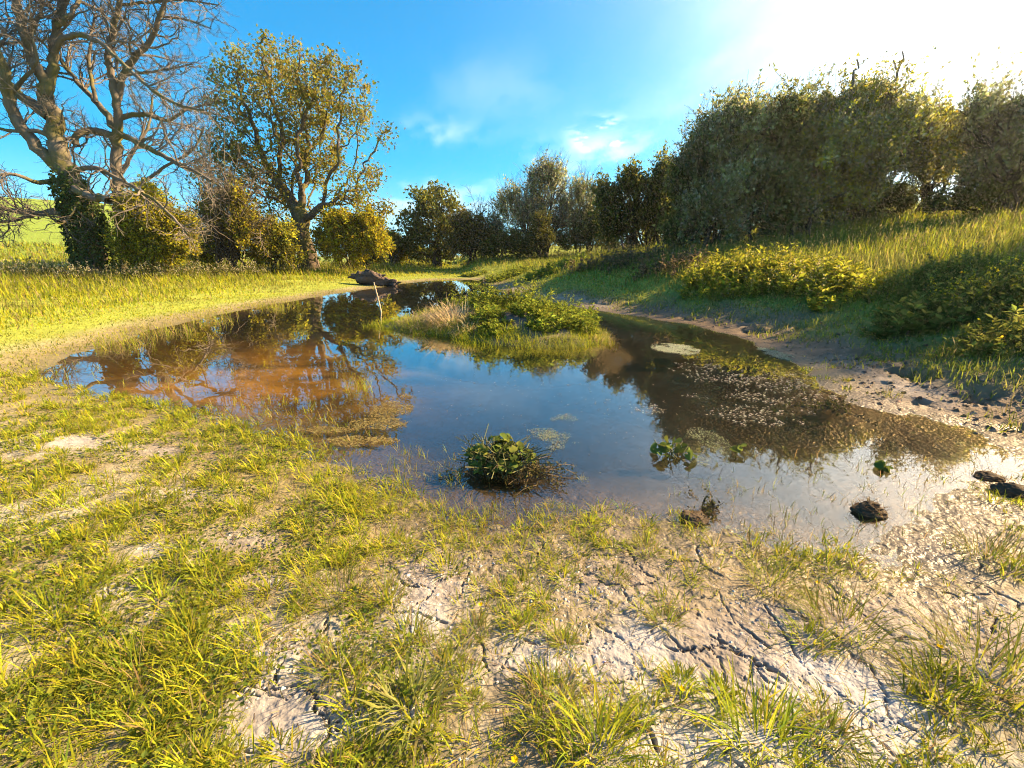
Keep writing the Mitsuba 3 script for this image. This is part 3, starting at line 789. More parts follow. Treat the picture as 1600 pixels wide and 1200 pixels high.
def bare_tree(key, label, cat, y0, trunk, limbs, seed, counts, twig_r=0.0065, group=None, bark=BARE_BARK, moss=(0.12, 0.11, 0.04)):
    rng = np.random.default_rng(seed)
    name_tree(key, label, cat, group)
    Q = traced(trunk[0], y0, trunk[1], trunk[2], rng=rng)
    Q[0, 3] *= 1.25
    v, f = tubes(Q[None, :, :3], Q[None, :, 3], 14)
    v = v + (meshkit.fbm(v * 2.2, 3, seed)[:, None] - 0.5) * 0.25 * norm(v - v.mean(0)) * [1, 1, 0]
    MB().add(v, f, bark_colour(v, bark, moss=moss)).put(key + '__trunk', 'mat_bark', smooth=True)
    PP, RR = [], []
    for i, (pts, r0, r1, dy) in enumerate(limbs):
        Q = traced(pts, y0, r0, r1, rng=rng, dy=dy)
        v, f = tubes(Q[None, :, :3], Q[None, :, 3], 8)
        MB().add(v, f, bark_colour(v, bark, moss=moss, freq=5)).put(key + '__limb' + ('_%03d' % i if i else ''), 'mat_bark', smooth=True)
        q = resample(Q, 14)
        PP.append(q[:, :3])
        RR.append(q[:, 3])
    P, R = np.array(PP), np.array(RR)
    tw = MB()
    for lvl, (cnt, lmin, lmax, n, gn, up, sides) in enumerate(counts):
        s, d, r, _ = offshoots(rng, P, R, cnt, 0.25 if lvl == 0 else 0.15, 0.85)
        L = rng.uniform(lmin, lmax, cnt) * (0.6 + 0.4 * np.minimum(r / r.mean(), 1.5))
        r = np.minimum(np.minimum(r * 0.55, L * 0.019), 0.045) + twig_r * 0.4
        P = walk(rng, s, d, L, n, gn, np.full(cnt, up))
        P[..., 2] = np.maximum(P[..., 2], 0.9)
        R = r[:, None] * np.linspace(1, 0.35, n + 1)[None] + twig_r * 0.3
        v, f = tubes(P, R, sides)
        tw.add(v, f, bark_colour(v, np.array(bark) * 0.95, freq=2))
    tw.put(key + '__twigs', 'mat_twig')
    labels[key + '__twigs'] = {'kind': 'stuff'}


BY = float(ground_pt(152, 434)[1])
bare_tree('bare_tree', 'massive old bare tree with an ivy-clad trunk at the left edge', 'tree', BY,
          ([(156, 440), (150, 415), (138, 370), (124, 320), (108, 280), (94, 240)], 18, 13),
          [([(95, 245), (84, 195), (72, 145)], 13, 9.5, 0.2), ([(72, 147), (52, 90), (40, 58), (28, 20), (22, -30), (5, -90)], 8, 3.5, -1.0), ([(72, 147), (82, 110), (86, 60), (100, 0), (112, -60), (118, -120)], 7.5, 3.2, 0.8),
           ([(102, 268), (60, 232), (28, 190), (12, 140), (0, 95), (-25, 40), (-60, -20)], 9.5, 4, -1.5), ([(76, 182), (45, 158), (20, 140), (-10, 112), (-50, 80)], 8, 3.5, 1.0),
           ([(96, 280), (55, 284), (20, 272), (-40, 290)], 4, 1.5, -2), ([(92, 284), (128, 300), (150, 309), (170, 314)], 7, 5.5, -1.6), ([(108, 322), (78, 330), (48, 335), (0, 325), (-40, 316)], 5, 1.8, -2.2),
           ([(112, 318), (104, 330), (48, 336), (20, 345), (-14, 348)], 4, 1.5, -1.8), ([(108, 274), (140, 262), (190, 282), (222, 300), (255, 325), (292, 366)], 4.2, 1.4, -2.2),
           ([(86, 80), (110, 55), (150, 62), (180, 88), (225, 130), (270, 160), (318, 172)], 4, 1.4, -1.5), ([(96, 230), (60, 205), (20, 205), (-20, 195)], 4, 1.6, -1), ([(88, 40), (118, 10), (132, -20), (150, -70)], 3.5, 1.5, 1),
           ([(40, 60), (62, 25), (70, -20)], 3, 1.5, 1.0), ([(14, 150), (40, 120), (58, 95), (50, 60)], 3, 1.2, -1), ([(130, 300), (120, 322), (95, 350), (70, 330)], 2, 1, -1.6)], 301,
          [(190, 0.7, 2.6, 8, 0.24, 0.05, 5), (900, 0.4, 1.3, 6, 0.26, 0.04, 3), (3000, 0.2, 0.7, 4, 0.25, 0.03, 3)])
bare_tree('bare_tree_001', 'slimmer bare tree with crooked limbs rising from the yellow-green bush', 'tree', BY + 1.5,
          ([(194, 428), (188, 330), (184, 250), (184, 205)], 8, 7),
          [([(184, 208), (184, 178), (176, 130), (169, 98), (180, 38), (186, 0), (190, -60)], 6.5, 2.4, -0.5), ([(184, 208), (215, 222), (262, 248), (300, 265), (330, 283)], 5, 1.8, -1.5), ([(180, 200), (168, 180), (150, 160), (131, 139), (98, 98), (85, 70)], 5.5, 2.2, 1),
           ([(184, 185), (232, 180), (258, 188), (290, 172), (328, 163)], 4, 1.4, 0.8), ([(184, 155), (202, 101), (232, 67), (255, 10), (265, -40)], 5, 1.8, -0.8), ([(184, 212), (150, 205), (128, 206), (118, 226)], 6, 4, -1.0),
           ([(186, 8), (230, 4), (270, 0), (340, 8)], 2.2, 0.9, -1), ([(190, 270), (212, 230), (232, 195), (238, 150)], 3.2, 1.3, 1.2), ([(190, 290), (220, 285), (255, 262), (300, 235), (318, 200)], 3.2, 1.2, 0.6), ([(176, 130), (196, 118), (240, 112), (300, 100)], 2.6, 1, 0.8),
           ([(250, 25), (290, 30), (330, 45)], 1.8, 0.8, -.5), ([(150, 160), (140, 110), (142, 60), (150, 20)], 3.0, 1.2, 0.5)], 302,
          [(180, 0.7, 2.4, 8, 0.24, 0.05, 5), (850, 0.4, 1.2, 6, 0.26, 0.04, 3), (2800, 0.2, 0.65, 4, 0.25, 0.03, 3)])


def bare_shrub(key, label, foot, tips, y0, seed, counts, r0=1.5):
    bare_tree(key, label, 'shrub', y0, ([foot, (foot[0] + 1, foot[1] - 30), (foot[0] + 3, foot[1] - 60)], r0 * 1.5, r0),
              [([(foot[0] + 1 + 2 * (k % 2), foot[1] - 20 - 3 * (k % 5)), (foot[0] * .55 + t[0] * .45 + 4 * (-1) ** k, foot[1] * .5 + t[1] * .5), t], r0, r0 * 0.35, (-1) ** k * 0.9) for k, t in enumerate(tips)], seed, counts,
              twig_r=0.010, bark=(0.12, 0.098, 0.078), moss=None)


bare_shrub('bare_shrub', 'tangle of thin pale bare branches left of the big oak', (345, 428), [(300, 250), (325, 205), (350, 190), (375, 230), (310, 320), (290, 350), (400, 270), (335, 290), (372, 330), (410, 340), (280, 300), (395, 300)], 27.5, 303,
           [(110, 0.6, 2.0, 6, 0.2, 0.08, 4), (420, 0.4, 1.1, 5, 0.2, 0.05, 3), (800, 0.25, 0.7, 4, 0.2, 0.04, 3)])
bare_shrub('bare_shrub_001', 'thin bare sapling standing above the golden bush behind the pond', (752, 410), [(740, 312), (752, 308), (764, 314), (772, 330)], 40, 304,
           [(40, 0.6, 2.0, 5, 0.15, 0.15, 3), (120, 0.4, 1.0, 4, 0.15, 0.1, 3)], r0=1.2)

# ivy on the old trunk
rng = np.random.default_rng(310)
Q = traced([(156, 440), (150, 415), (138, 370), (122, 318), (106, 284), (97, 250)], BY, 25, 15)
n = 5200
t = rng.uniform(0.04, 0.97, n) ** 0.85
i = t * (len(Q) - 1)
ctr = np.stack([np.interp(i, np.arange(len(Q)), Q[:, k]) for k in range(4)], -1)
a = rng.uniform(0, 2 * np.pi, n)
o = np.stack([np.cos(a), np.sin(a), 0 * a], -1)
bulge = 1.12 + 0.35 * meshkit.fbm(np.stack([a * 1.2, ctr[:, 2] * 0.9, 0 * a], -1), 3, 2) * np.sin(np.pi * np.clip(t, 0, 1))
keep = ((bulge > 1.2) | (t > 0.25)) & (rng.uniform(0, 1, n) > sst(0.62, 1.0, t + 0.5 * (meshkit.fbm(np.stack([a * 1.5, t * 3, 0 * a], -1), 2, 8) - 0.5)))
pos = (ctr[:, :3] + o * (ctr[:, 3] * bulge * rng.uniform(0.86, 1.06, n))[:, None])[keep]
o = o[keep]
v, f, c = leaf_quads(pos, rng.normal(size=pos.shape) * 0.8 + [0, 0, -0.8] + o * 0.4, o + rng.normal(0, 0.45, pos.shape), rng.uniform(0.10, 0.19, len(pos)), rng.uniform(0.09, 0.16, len(pos)),
                     colours(rng, len(pos), [(0.05, 0.085, 0.022), (0.07, 0.10, 0.03), (0.095, 0.125, 0.04)]))
MB().add(v, f, c).put('bare_tree__ivy', 'mat_gloss')
labels['bare_tree__ivy'] = {'kind': 'stuff', 'label': 'dark glossy ivy on the trunk'}

# dead twisted branch ends sticking out of the tallest willow
rng = np.random.default_rng(311)
for k, (pts, r0, r1) in enumerate([([(1330, 175), (1333, 130), (1334, 109), (1342, 108), (1339, 92)], 2.2, 0.9), ([(1385, 170), (1392, 130), (1404, 119), (1401, 107), (1411, 98), (1410, 80)], 2.4, 0.9), ([(1401, 108), (1398, 100), (1396, 94)], 1.5, 0.8)]):
    Q = traced(pts, 18.2, r0, r1, rng=rng)
    v, f = tubes(Q[None, :, :3], Q[None, :, 3], 6)
    kk = 'willow_bush_002__dead_branch' + ('_%03d' % k if k else '')
    MB().add(v, f, bark_colour(v, (0.14, 0.12, 0.10))).put(kk, 'mat_twig', smooth=True)


# ------------------------------------------------------------------ grass
GREEN = [(0.315, 0.335, 0.026), (0.255, 0.295, 0.026), (0.38, 0.36, 0.03), (0.175, 0.23, 0.03)]
STRAW = [(0.34, 0.27, 0.12), (0.28, 0.21, 0.09)]
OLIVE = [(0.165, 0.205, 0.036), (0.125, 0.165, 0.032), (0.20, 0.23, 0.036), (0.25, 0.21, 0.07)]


def tuft_blades(rng, x, y, n_each, L, W, radius, palette, weights=None, nseg=3, lean=0.35, bend=0.9, zoff=0.0):
    """Tufts at x, y; n_each blades in each; L, W, radius per tuft."""
    k = np.repeat(np.arange(len(x)), n_each)
    m = len(k)
    a = rng.uniform(0, 2 * np.pi, m)
    rr = radius[k] * np.sqrt(rng.uniform(0, 1, m))
    bx, by = x[k] + rr * np.cos(a), y[k] + rr * np.sin(a)
    z = land_fine(bx, by) - 0.006 + zoff
    az = a + rng.normal(0, 0.6, m)
    ln = np.abs(rng.normal(lean, 0.3, m)) * (0.35 + 0.65 * rr / np.maximum(radius[k], 1e-6)) + 0.05
    tone = np.exp(rng.normal(0, 0.15, len(x)))[k][:, None]
    return blades(np.stack([bx, by, z], -1), az, ln, L[k] * rng.uniform(0.5, 1.15, m), W[k] * rng.uniform(0.7, 1.2, m), np.abs(rng.normal(bend, 0.4, m)), colours(rng, m, palette, weights) * tone, nseg)


_gm = None


def land_fine(x, y):
    """Height of the finished ground sheet (its nearest vertices), for things that stand on it."""
    global _gm
    if _gm is None:
        gv = meshkit.WRITTEN[scene['ground']['filename']][0]
        _gm = (cKDTree(gv[:, :2]), gv[:, 2].astype(float))
    d, i = _gm[0].query(np.stack([x, y], -1), k=3)
    w = 1 / (d + 1e-4)
    return (np.take(_gm[1], i) * w).sum(1) / w.sum(1)


def fore_grass():
    rng = np.random.default_rng(401)
    mb = MB()
    n = 18500
    r, az = rng.uniform(0.85, 8.5, n), np.radians(rng.uniform(-60, 60, n))
    x, y = r * np.sin(az), r * np.cos(az)
    cv = cover(x, y)
    clump = n2(x, y, 3.2, 71, 2)
    ok = rng.uniform(0, 1, n) < (cv ** 1.1) * (0.5 + 0.9 * sst(0.4, 0.62, clump)) * (1 - 0.8 * right_side(x, y))
    x, y, r, cv, az = x[ok], y[ok], r[ok], cv[ok], az[ok]
    left = sst(-6, -26, np.degrees(az))
    big = rng.uniform(0, 1, len(x)) ** 2.5
    L = (0.035 + 0.085 * big) * (0.9 + 0.2 * left)
    cnt = (9 + 12 * big + 5 * left).astype(int)
    W = 0.0028 + 0.002 * big + 0.0006 * r
    br = left > 0.5
    for sel, pal, wt in ((br, GREEN + STRAW, [.30, .26, .26, .10, .05, .03]), (~br, GREEN + STRAW + OLIVE, [.21, .19, .19, .12, .06, .04, .06, .05, .05, .03])):
        mb.add(*tuft_blades(rng, x[sel], y[sel], cnt[sel], L[sel], W[sel], 0.018 + 0.03 * big[sel], pal, wt, lean=0.45, bend=1.0))
    # flat dead blades and thatch on the mud
    n = 14000
    r, az = rng.uniform(0.85, 6.5, n), np.radians(rng.uniform(-60, 60, n))
    x, y = r * np.sin(az), r * np.cos(az)
    cv = cover(x, y)
    ok = (rng.uniform(0, 1, n) < 0.25 + cv) & (signed(_TP, POND, x, y) > 0.05)
    x, y, r = x[ok], y[ok], r[ok]
    m = len(x)
    mb.add(*blades(np.stack([x, y, land_fine(x, y) + 0.004], -1), rng.uniform(0, 6.3, m), np.full(m, 1.3) + rng.normal(0, 0.15, m), rng.uniform(0.03, 0.10, m), 0.0022 + 0.0005 * r, rng.uniform(0, 0.35, m),
                   colours(rng, m, STRAW + [(0.16, 0.10, 0.05), (0.10, 0.11, 0.03)]), 2))
    mb.put('near_grass', 'mat_grass')
    labels['near_grass'] = {'label': 'short yellow-green grass and thatch on the near mud', 'category': 'grass', 'kind': 'stuff'}
    # creeping broad-leaved ground cover among the grass on the left
    n = 26000
    r, az = rng.uniform(0.85, 6.0, n), np.radians(rng.uniform(-60, -14, n))
    x, y = r * np.sin(az), r * np.cos(az)
    ok = (rng.uniform(0, 1, n) < cover(x, y)) & (n2(x, y, 2.6, 73, 2) > 0.47)
    x, y, r = x[ok], y[ok], r[ok]
    m = len(x)
    pos = np.stack([x, y, land_fine(x, y) + rng.uniform(0.005, 0.04, m)], -1)
    a = rng.normal(size=(m, 3)) * [1, 1, 0.35]
    sz = rng.uniform(0.012, 0.026, m) * (0.8 + 0.1 * r)
    MB().add(*leaf_quads(pos, a, rng.normal(0, 0.35, (m, 3)) + [0, 0, 1], sz, sz * 0.8, colours(rng, m, [(0.14, 0.18, 0.025), (0.10, 0.14, 0.03), (0.18, 0.20, 0.03)]))).put('ground_cover', 'mat_leaf')
    labels['ground_cover'] = {'label': 'small round-leaved ground cover among the grass, lower left', 'category': 'ground cover', 'kind': 'stuff'}


fore_grass()


def field_grass(key, label, seed, n, az0, az1, r0, r1, mask, height, palette, weights=None, nseg=2, wk=0.0016, heads=0, head_col=None, lean=0.25, bend=0.6):
    rng = np.random.default_rng(seed)
    r, az = np.exp(rng.uniform(math.log(r0), math.log(r1), n)), np.radians(rng.uniform(az0, az1, n))
    x, y = r * np.sin(az), r * np.cos(az)
    z, s, si = land(x, y, True)
    ok = rng.uniform(0, 1, n) < mask(x, y, s, si, r)
    x, y, s, si, r = x[ok], y[ok], s[ok], si[ok], r[ok]
    m = len(x)
    H = height(x, y, s, si, r) * rng.uniform(0.55, 1.2, m)
    z = land_fine(x, y)
    base = np.stack([x, y, z - 0.02], -1)
    W = np.maximum(0.005, wk * r) * rng.uniform(0.7, 1.3, m)
    tone = (0.7 + 0.6 * n2(x, y, 0.8, seed))[:, None]
    col = colours(rng, m, palette, weights) * tone
    old = (sst(0.48, 0.68, n2(x, y, 0.6, seed + 2, 4)) * 0.75)[:, None]
    col = col * (1 - old) + colours(rng, m, [(0.28, 0.245, 0.085), (0.16, 0.19, 0.045), (0.21, 0.21, 0.055)]) * old
    H = H * (0.7 + 0.7 * n2(x, y, 0.9, seed + 4))
    V, F, C = blades(base, rng.uniform(0, 2 * np.pi, m), np.abs(rng.normal(lean, 0.2, m)), H, W, np.abs(rng.normal(bend, 0.3, m)), col, nseg)
    mb = MB().add(V, F, C)
    if heads:
        q = rng.choice(m, min(heads, m), replace=False, p=H ** 2 / (H ** 2).sum())
        tip = base[q] + np.stack([rng.normal(0, 0.06, len(q)), rng.normal(0, 0.06, len(q)), H[q] * rng.uniform(1.0, 1.35, len(q))], -1)
        L = rng.uniform(0.06, 0.12, len(q))
        mb.add(*leaf_quads(tip - [0, 0, 0.04], np.array([0, 0, 1.0]) + rng.normal(0, 0.25, (len(q), 3)), rng.normal(size=(len(q), 3)), L, np.maximum(0.012, 0.0011 * r[q]), colours(rng, len(q), head_col or STRAW)))
        st = np.stack([base[q], tip], 1)
        v, f = tubes(st, np.full((len(q), 2), 0.0025) + 0.0001 * r[q][:, None], 3)
        mb.add(v, f, (0.20, 0.19, 0.06))
    mb.put(key, 'mat_grass')
    labels[key] = {'label': label, 'category': 'grass', 'kind': 'stuff'}


field_grass('meadow_grass', 'sunlit yellow-green meadow grass along the left bank', 411, 122000, -72, 6, 6.5, 60,
            lambda x, y, s, si, r: sst(-0.25, 0.6, s + 1.5 * (n2(x, y, 1.0, 85) - 0.5)) * (1 - right_side(x, y)) * (si > 0.3) * (0.45 + 0.8 * sst(0.35, 0.6, n2(x, y, 0.45, 86))), lambda x, y, s, si, r: 0.07 + 0.16 * sst(1.5, 5, s) + 0.28 * sst(4, 9, s) * sst(-5, -9, x),
            GREEN + STRAW, [.28, .26, .24, .08, .08, .06], heads=6000, head_col=[(0.36, 0.30, 0.16), (0.30, 0.27, 0.12), (0.42, 0.36, 0.22)])
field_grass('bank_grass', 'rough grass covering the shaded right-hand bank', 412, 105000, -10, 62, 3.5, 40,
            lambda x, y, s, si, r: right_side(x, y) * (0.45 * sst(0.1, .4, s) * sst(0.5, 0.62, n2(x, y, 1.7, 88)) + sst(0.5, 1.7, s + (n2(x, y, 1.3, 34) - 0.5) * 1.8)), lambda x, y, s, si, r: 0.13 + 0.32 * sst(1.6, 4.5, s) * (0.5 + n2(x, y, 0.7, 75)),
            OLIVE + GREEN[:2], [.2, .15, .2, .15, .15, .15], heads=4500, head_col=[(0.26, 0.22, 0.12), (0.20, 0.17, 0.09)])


def crumbs(key, label, seed, n, r0, r1, az0, az1, mask, size, col):
    rng = np.random.default_rng(seed)
    r, az = np.exp(rng.uniform(math.log(r0), math.log(r1), n)), np.radians(rng.uniform(az0, az1, n))
    x, y = r * np.sin(az), r * np.cos(az)
    ok = rng.uniform(0, 1, n) < mask(x, y)
    x, y, r = x[ok], y[ok], r[ok]
    m = len(x)
    o = np.array([[1, 0, 0], [0, 1, 0], [-1, 0, 0], [0, -1, 0], [0, 0, 1], [0.5, 0.4, 0.75]], float)
    f = np.array([[0, 1, 5], [1, 4, 5], [4, 0, 5], [1, 2, 4], [2, 3, 4], [3, 0, 4]])
    sz = size[0] + (size[1] - size[0]) * rng.uniform(0, 1, m) ** 3
    v = o[None] * rng.uniform(0.5, 1.1, (m, 6, 3)) * sz[:, None, None] * [1, 1, 0.7]
    a = rng.uniform(0, 6.283, m)
    ca, sa = np.cos(a)[:, None], np.sin(a)[:, None]
    v = np.stack([v[..., 0] * ca - v[..., 1] * sa, v[..., 0] * sa + v[..., 1] * ca, v[..., 2]], -1)
    v = v + np.stack([x, y, land_fine(x, y) - sz * 0.18], -1)[:, None]
    F = (f[None] + (np.arange(m) * 6)[:, None, None]).reshape(-1, 3)
    MB().add(v.reshape(-1, 3), F, np.repeat(colours(rng, m, col), 6, 0)).put(key, 'mat_bark', smooth=True)
    labels[key] = {'label': label, 'category': 'mud', 'kind': 'stuff'}


crumbs('mud_crumbs', 'crumbs of dried pale mud lying on the cracked foreground', 421, 34000, 0.9, 5, -58, 58, lambda x, y: (1 - cover(x, y)) * sst(0.05, 0.4, signed(_TP, POND, x, y)) * sst(0.36, 0.58, n2(x, y, 4, 90)), (0.003, 0.014), [(0.34, 0.33, 0.32), (0.25, 0.23, 0.21), (0.39, 0.385, 0.38)])
crumbs('mud_clods', 'dark trodden clods of mud along the right shore', 422, 34000, 3, 20, 2, 62, lambda x, y: right_side(x, y) * sst(-0.05, 0.4, signed(_TP, POND, x, y)) * sst(3.4, 1.5, signed(_TP, POND, x, y)) * sst(0.35, 0.55, n2(x, y, 2.2, 91)), (0.010, 0.055), [(0.13, 0.09, 0.06), (0.09, 0.062, 0.04), (0.17, 0.125, 0.09)])


# ------------------------------------------------------------------ herbs, island, small things
HERB = [(0.23, 0.28, 0.035), (0.19, 0.235, 0.034), (0.28, 0.30, 0.04), (0.13, 0.17, 0.03)]


def herb(key, label, cat, spots, stems, height, leaf, seed, palette=HERB, lean=0.35, per=16, group=None, tops=0, flowers=None):
    """A stand of leafy upright stems; spots: (x, y, radius)."""
    rng = np.random.default_rng(seed)
    spots = np.array(spots, float)
    k = rng.choice(len(spots), stems, p=spots[:, 2] ** 2 / (spots[:, 2] ** 2).sum())
    a, q = rng.uniform(0, 6.283, stems), np.sqrt(rng.uniform(0, 1, stems))
    x, y = spots[k, 0] + spots[k, 2] * q * np.cos(a), spots[k, 1] + spots[k, 2] * q * np.sin(a)
    base = np.stack([x, y, np.maximum(land_fine(x, y), 0) - 0.02], -1)
    H = height * rng.uniform(0.5, 1.1, stems) * (1.05 - 0.55 * q ** 2)
    d = norm(np.stack([np.cos(a) * lean * q, np.sin(a) * lean * q, np.ones(stems)], -1) + rng.normal(0, 0.13, (stems, 3)))
    P = walk(rng, base, d, H, 5, 0.12, np.full(stems, 0.03))
    rad = 0.0025 + 0.00022 * np.hypot(x, y)
    v, f = tubes(P, rad[:, None] * np.linspace(1, 0.5, 6)[None], 3)
    MB().add(v, f, np.array([0.10, 0.09, 0.03])).put(key + '__stems', 'mat_twig')
    t = rng.uniform(0.5, 5, (stems, per))
    i = np.minimum(t.astype(int), 4)
    fr = (t - i)[..., None]
    r_ = np.arange(stems)[:, None]
    pos = (P[r_, i] * (1 - fr) + P[r_, i + 1] * fr).reshape(-1, 3)
    m = len(pos)
    th = rng.uniform(0, 6.283, m)
    ax = np.stack([np.cos(th), np.sin(th), rng.normal(0.45, 0.35, m)], -1)
    sz = leaf * rng.uniform(0.5, 1.3, m) * np.repeat(np.exp(rng.normal(0, 0.15, stems)), per)
    tone = np.repeat(np.exp(rng.normal(0, 0.18, (stems, 1))), per, 0)
    MB().add(*leaf_quads(pos, ax, rng.normal(0, 0.35, (m, 3)) + [0, 0, 1], sz, sz * rng.uniform(0.32, 0.55, m), colours(rng, m, palette) * tone)).put(key + '__leaves', 'mat_leaf')
    for s_ in ('__stems', '__leaves'):
        labels[key + s_] = {'kind': 'stuff'}
    if tops:
        q = rng.choice(stems, tops, replace=False)
        z = np.repeat(P[q, 5], 6, 0) + rng.normal(0, 0.02, (tops * 6, 3)) * [1, 1, 2.5]
        MB().add(*leaf_quads(z, rng.normal(size=z.shape) + [0, 0, 1], rng.normal(size=z.shape), np.full(len(z), leaf * 0.35), np.full(len(z), leaf * 0.3), colours(rng, len(z), flowers or STRAW))).put(key + '__flower_heads', 'mat_leaf')
        labels[key + '__flower_heads'] = {'kind': 'stuff'}
    labels[key] = {'label': label, 'category': cat}
    if group:
        labels[key]['group'] = group


def xy_px(px, py):
    return ground_pt(px, py)[:2]


# on the island: clumps of leafy herbs, dead grass, a fringe of green grass
IS = [((0.45, 9.7, .42), 0.95, 'tallest leafy clump at the back of the island', 120), ((1.25, 9.1, .38), 0.62, 'leafy clump at the right end of the island', 100), ((-0.55, 9.5, .36), 0.66, 'leafy clump in the middle of the island back', 90),
      ((0.40, 8.6, .36), 0.46, 'leafy clump in the middle of the island front', 90), ((-0.5, 8.55, .32), 0.36, 'low leafy clump left of the island centre', 70), ((1.25, 8.1, .36), 0.44, 'leafy clump above the right front corner of the island', 90),
      ((-0.15, 10.4, .4), 0.55, 'leafy clump on the far rim of the island', 80), ((-1.2, 10.0, .36), 0.5, 'leafy clump behind the pale dead grass of the island', 60), ((1.6, 9.9, .34), 0.5, 'leafy clump on the far right rim of the island', 70),
      ((0.6, 7.95, .34), 0.26, 'low leafy clump at the front rim of the island, right half', 80), ((-0.3, 7.95, .3), 0.22, 'low leafy clump at the front rim of the island, left half', 60)]
for i, ((x, y, r), h, lab, n) in enumerate(IS):
    herb('leafy_plant' + ('_%03d' % i if i else ''), lab, 'plant', [(x, y, r)], n, h, 0.075, 500 + i, per=20)


def tussock(key, label, cat, x, y, n, L, W, radius, palette, seed, lean=0.6, bend=1.0, weights=None, nseg=4, group=None, zoff=0.0):
    rng = np.random.default_rng(seed)
    V, F, C = tuft_blades(rng, np.array([x]), np.array([y]), np.array([n]), np.array([L]), np.array([W]), np.array([radius]), palette, weights, nseg, lean, bend, zoff)
    MB().add(V, F, C).put(key, 'mat_grass')
    labels[key] = {'label': label, 'category': cat, 'kind': 'thing'}
    del labels[key]['kind']
    if group:
        labels[key]['group'] = group


for i, (x, y, n, L, rad, lab) in enumerate([(-1.25, 9.0, 420, 0.55, 0.42, 'large pale tussock of dead grass on the left half of the island'), (-1.9, 9.1, 260, 0.40, 0.42, 'flattened dead grass near the left tip of the island'),
                                            (-0.85, 8.4, 220, 0.36, 0.3, 'pale dead grass on the front slope of the island'), (1.6, 7.85, 130, 0.28, 0.24, 'dead grass tussock at the right front corner of the island')]):
    tussock('dead_grass_tussock' + ('_%03d' % i if i else ''), lab, 'grass tussock', x, y, int(n * 1.7), L, 0.010, rad, [(0.52, 0.42, 0.24), (0.44, 0.33, 0.18), (0.58, 0.48, 0.30)], 520 + i, lean=0.9, bend=1.0)
field_grass('island_grass', 'bright green grass fringing the island', 530, 60000, -26, 18, 6.6, 11.5, lambda x, y, s, si, r: sst(0.15, -0.05, si + 0.8 * (n2(x, y, 1.5, 81) - 0.5)) * sst(0.36, 0.58, n2(x, y, 1.3, 82) + 0.15 * sst(-0.8, -0.1, si)),
            lambda x, y, s, si, r: 0.06 + 0.36 * n2(x, y, 1.9, 77) ** 1.5, GREEN + OLIVE[:2], [.24, .22, .16, .16, .11, .11], wk=0.0010)
herb('dead_dock_plant', 'brown dead stalks standing up behind the island herbs', 'plant', [(-0.05, 11.0, .16)], 22, 0.85, 0.07, 531, palette=[(0.07, 0.045, 0.03), (0.10, 0.06, 0.04)], per=22, lean=0.2)

# tall herbs on the right bank, the sunlit stand on the mound and the dim mass nearer
for i, (px, py, r, n, h, lab) in enumerate([(1110, 452, .75, 190, 0.75, 'sunlit tall herbs at the left end of the mound'), (1165, 450, .75, 190, 0.8, 'sunlit tall herbs second from the left on the mound'),
                                            (1220, 447, .75, 180, 0.8, 'sunlit tall herbs in the middle of the mound'), (1275, 450, .7, 160, 0.7, 'sunlit tall herbs on the right of the mound'), (1310, 468, .7, 130, 0.6, 'herbs at the dim right end of the mound')]):
    x, y = xy_px(px, py)
    herb('tall_herb' + ('_%03d' % i if i else ''), lab, 'plant', [(x, y, r), (x + .3, y + .8, r * .9)], n, h, 0.11, 540 + i, per=20, palette=[(0.30, 0.31, 0.03), (0.25, 0.27, 0.03), (0.34, 0.32, 0.04)], tops=30, flowers=[(0.4, 0.36, 0.2)])
for i, (px, py, r, n, h, lab) in enumerate([(1420, 512, .45, 90, 0.45, 'broad-leaved plant at the foot of the dim right bank'), (1500, 500, .6, 120, 0.6, 'dim weedy clump right of the broad-leaved plant'), (1570, 480, .6, 120, 0.65, 'dim weedy clump dotted with yellow flowers at the right edge'),
                                            (1510, 440, .8, 130, 0.6, 'weedy clump high on the right bank'), (1430, 455, .7, 110, 0.5, 'weedy clump midway up the right bank'), (1580, 540, .5, 100, 0.4, 'low weedy clump lowest at the right edge')]):
    x, y = xy_px(px, py)
    herb('bank_weed' + ('_%03d' % i if i else ''), lab, 'plant', [(x, y, r)], n, h, 0.13 if i == 0 else 0.085, 560 + i, palette=[(0.18, 0.20, 0.04), (0.15, 0.17, 0.038), (0.22, 0.225, 0.05)], per=16, tops=(0, 25, 40, 30, 0, 12)[i], flowers=[(0.62, 0.50, 0.03)])
# fringe plants along the foot of the far trees
x0 = [(775, 440, .5, .55), (800, 432, .6, .6), (740, 432, .5, .35), (870, 425, .9, .6), (940, 415, .9, .6), (1000, 412, .9, .7), (1060, 420, .8, .6)]
for i, (px, py, r, h) in enumerate(x0):
    x, y = xy_px(px, py)
    herb('shore_plant' + ('_%03d' % i if i else ''), ['weedy clump at the far water edge behind the island', 'leafy weed mound at the far right end of the pond', 'low weeds on the far shore right of the log', 'dark green weeds on the far bank left of the bramble strip', 'weeds at the left end of the brown bramble strip', 'brown dry bramble strip under the far bushes', 'weeds left of the sunlit mound'][i],
         'plant', [(x, y, r), (x + r, y + .5, r * .8), (x - r, y + .3, r * .7)], 130, h, 0.13, 580 + i, palette=HERB if i < 4 else [(0.17, 0.12, 0.07), (0.12, 0.10, 0.04), (0.20, 0.15, 0.10)], per=14)
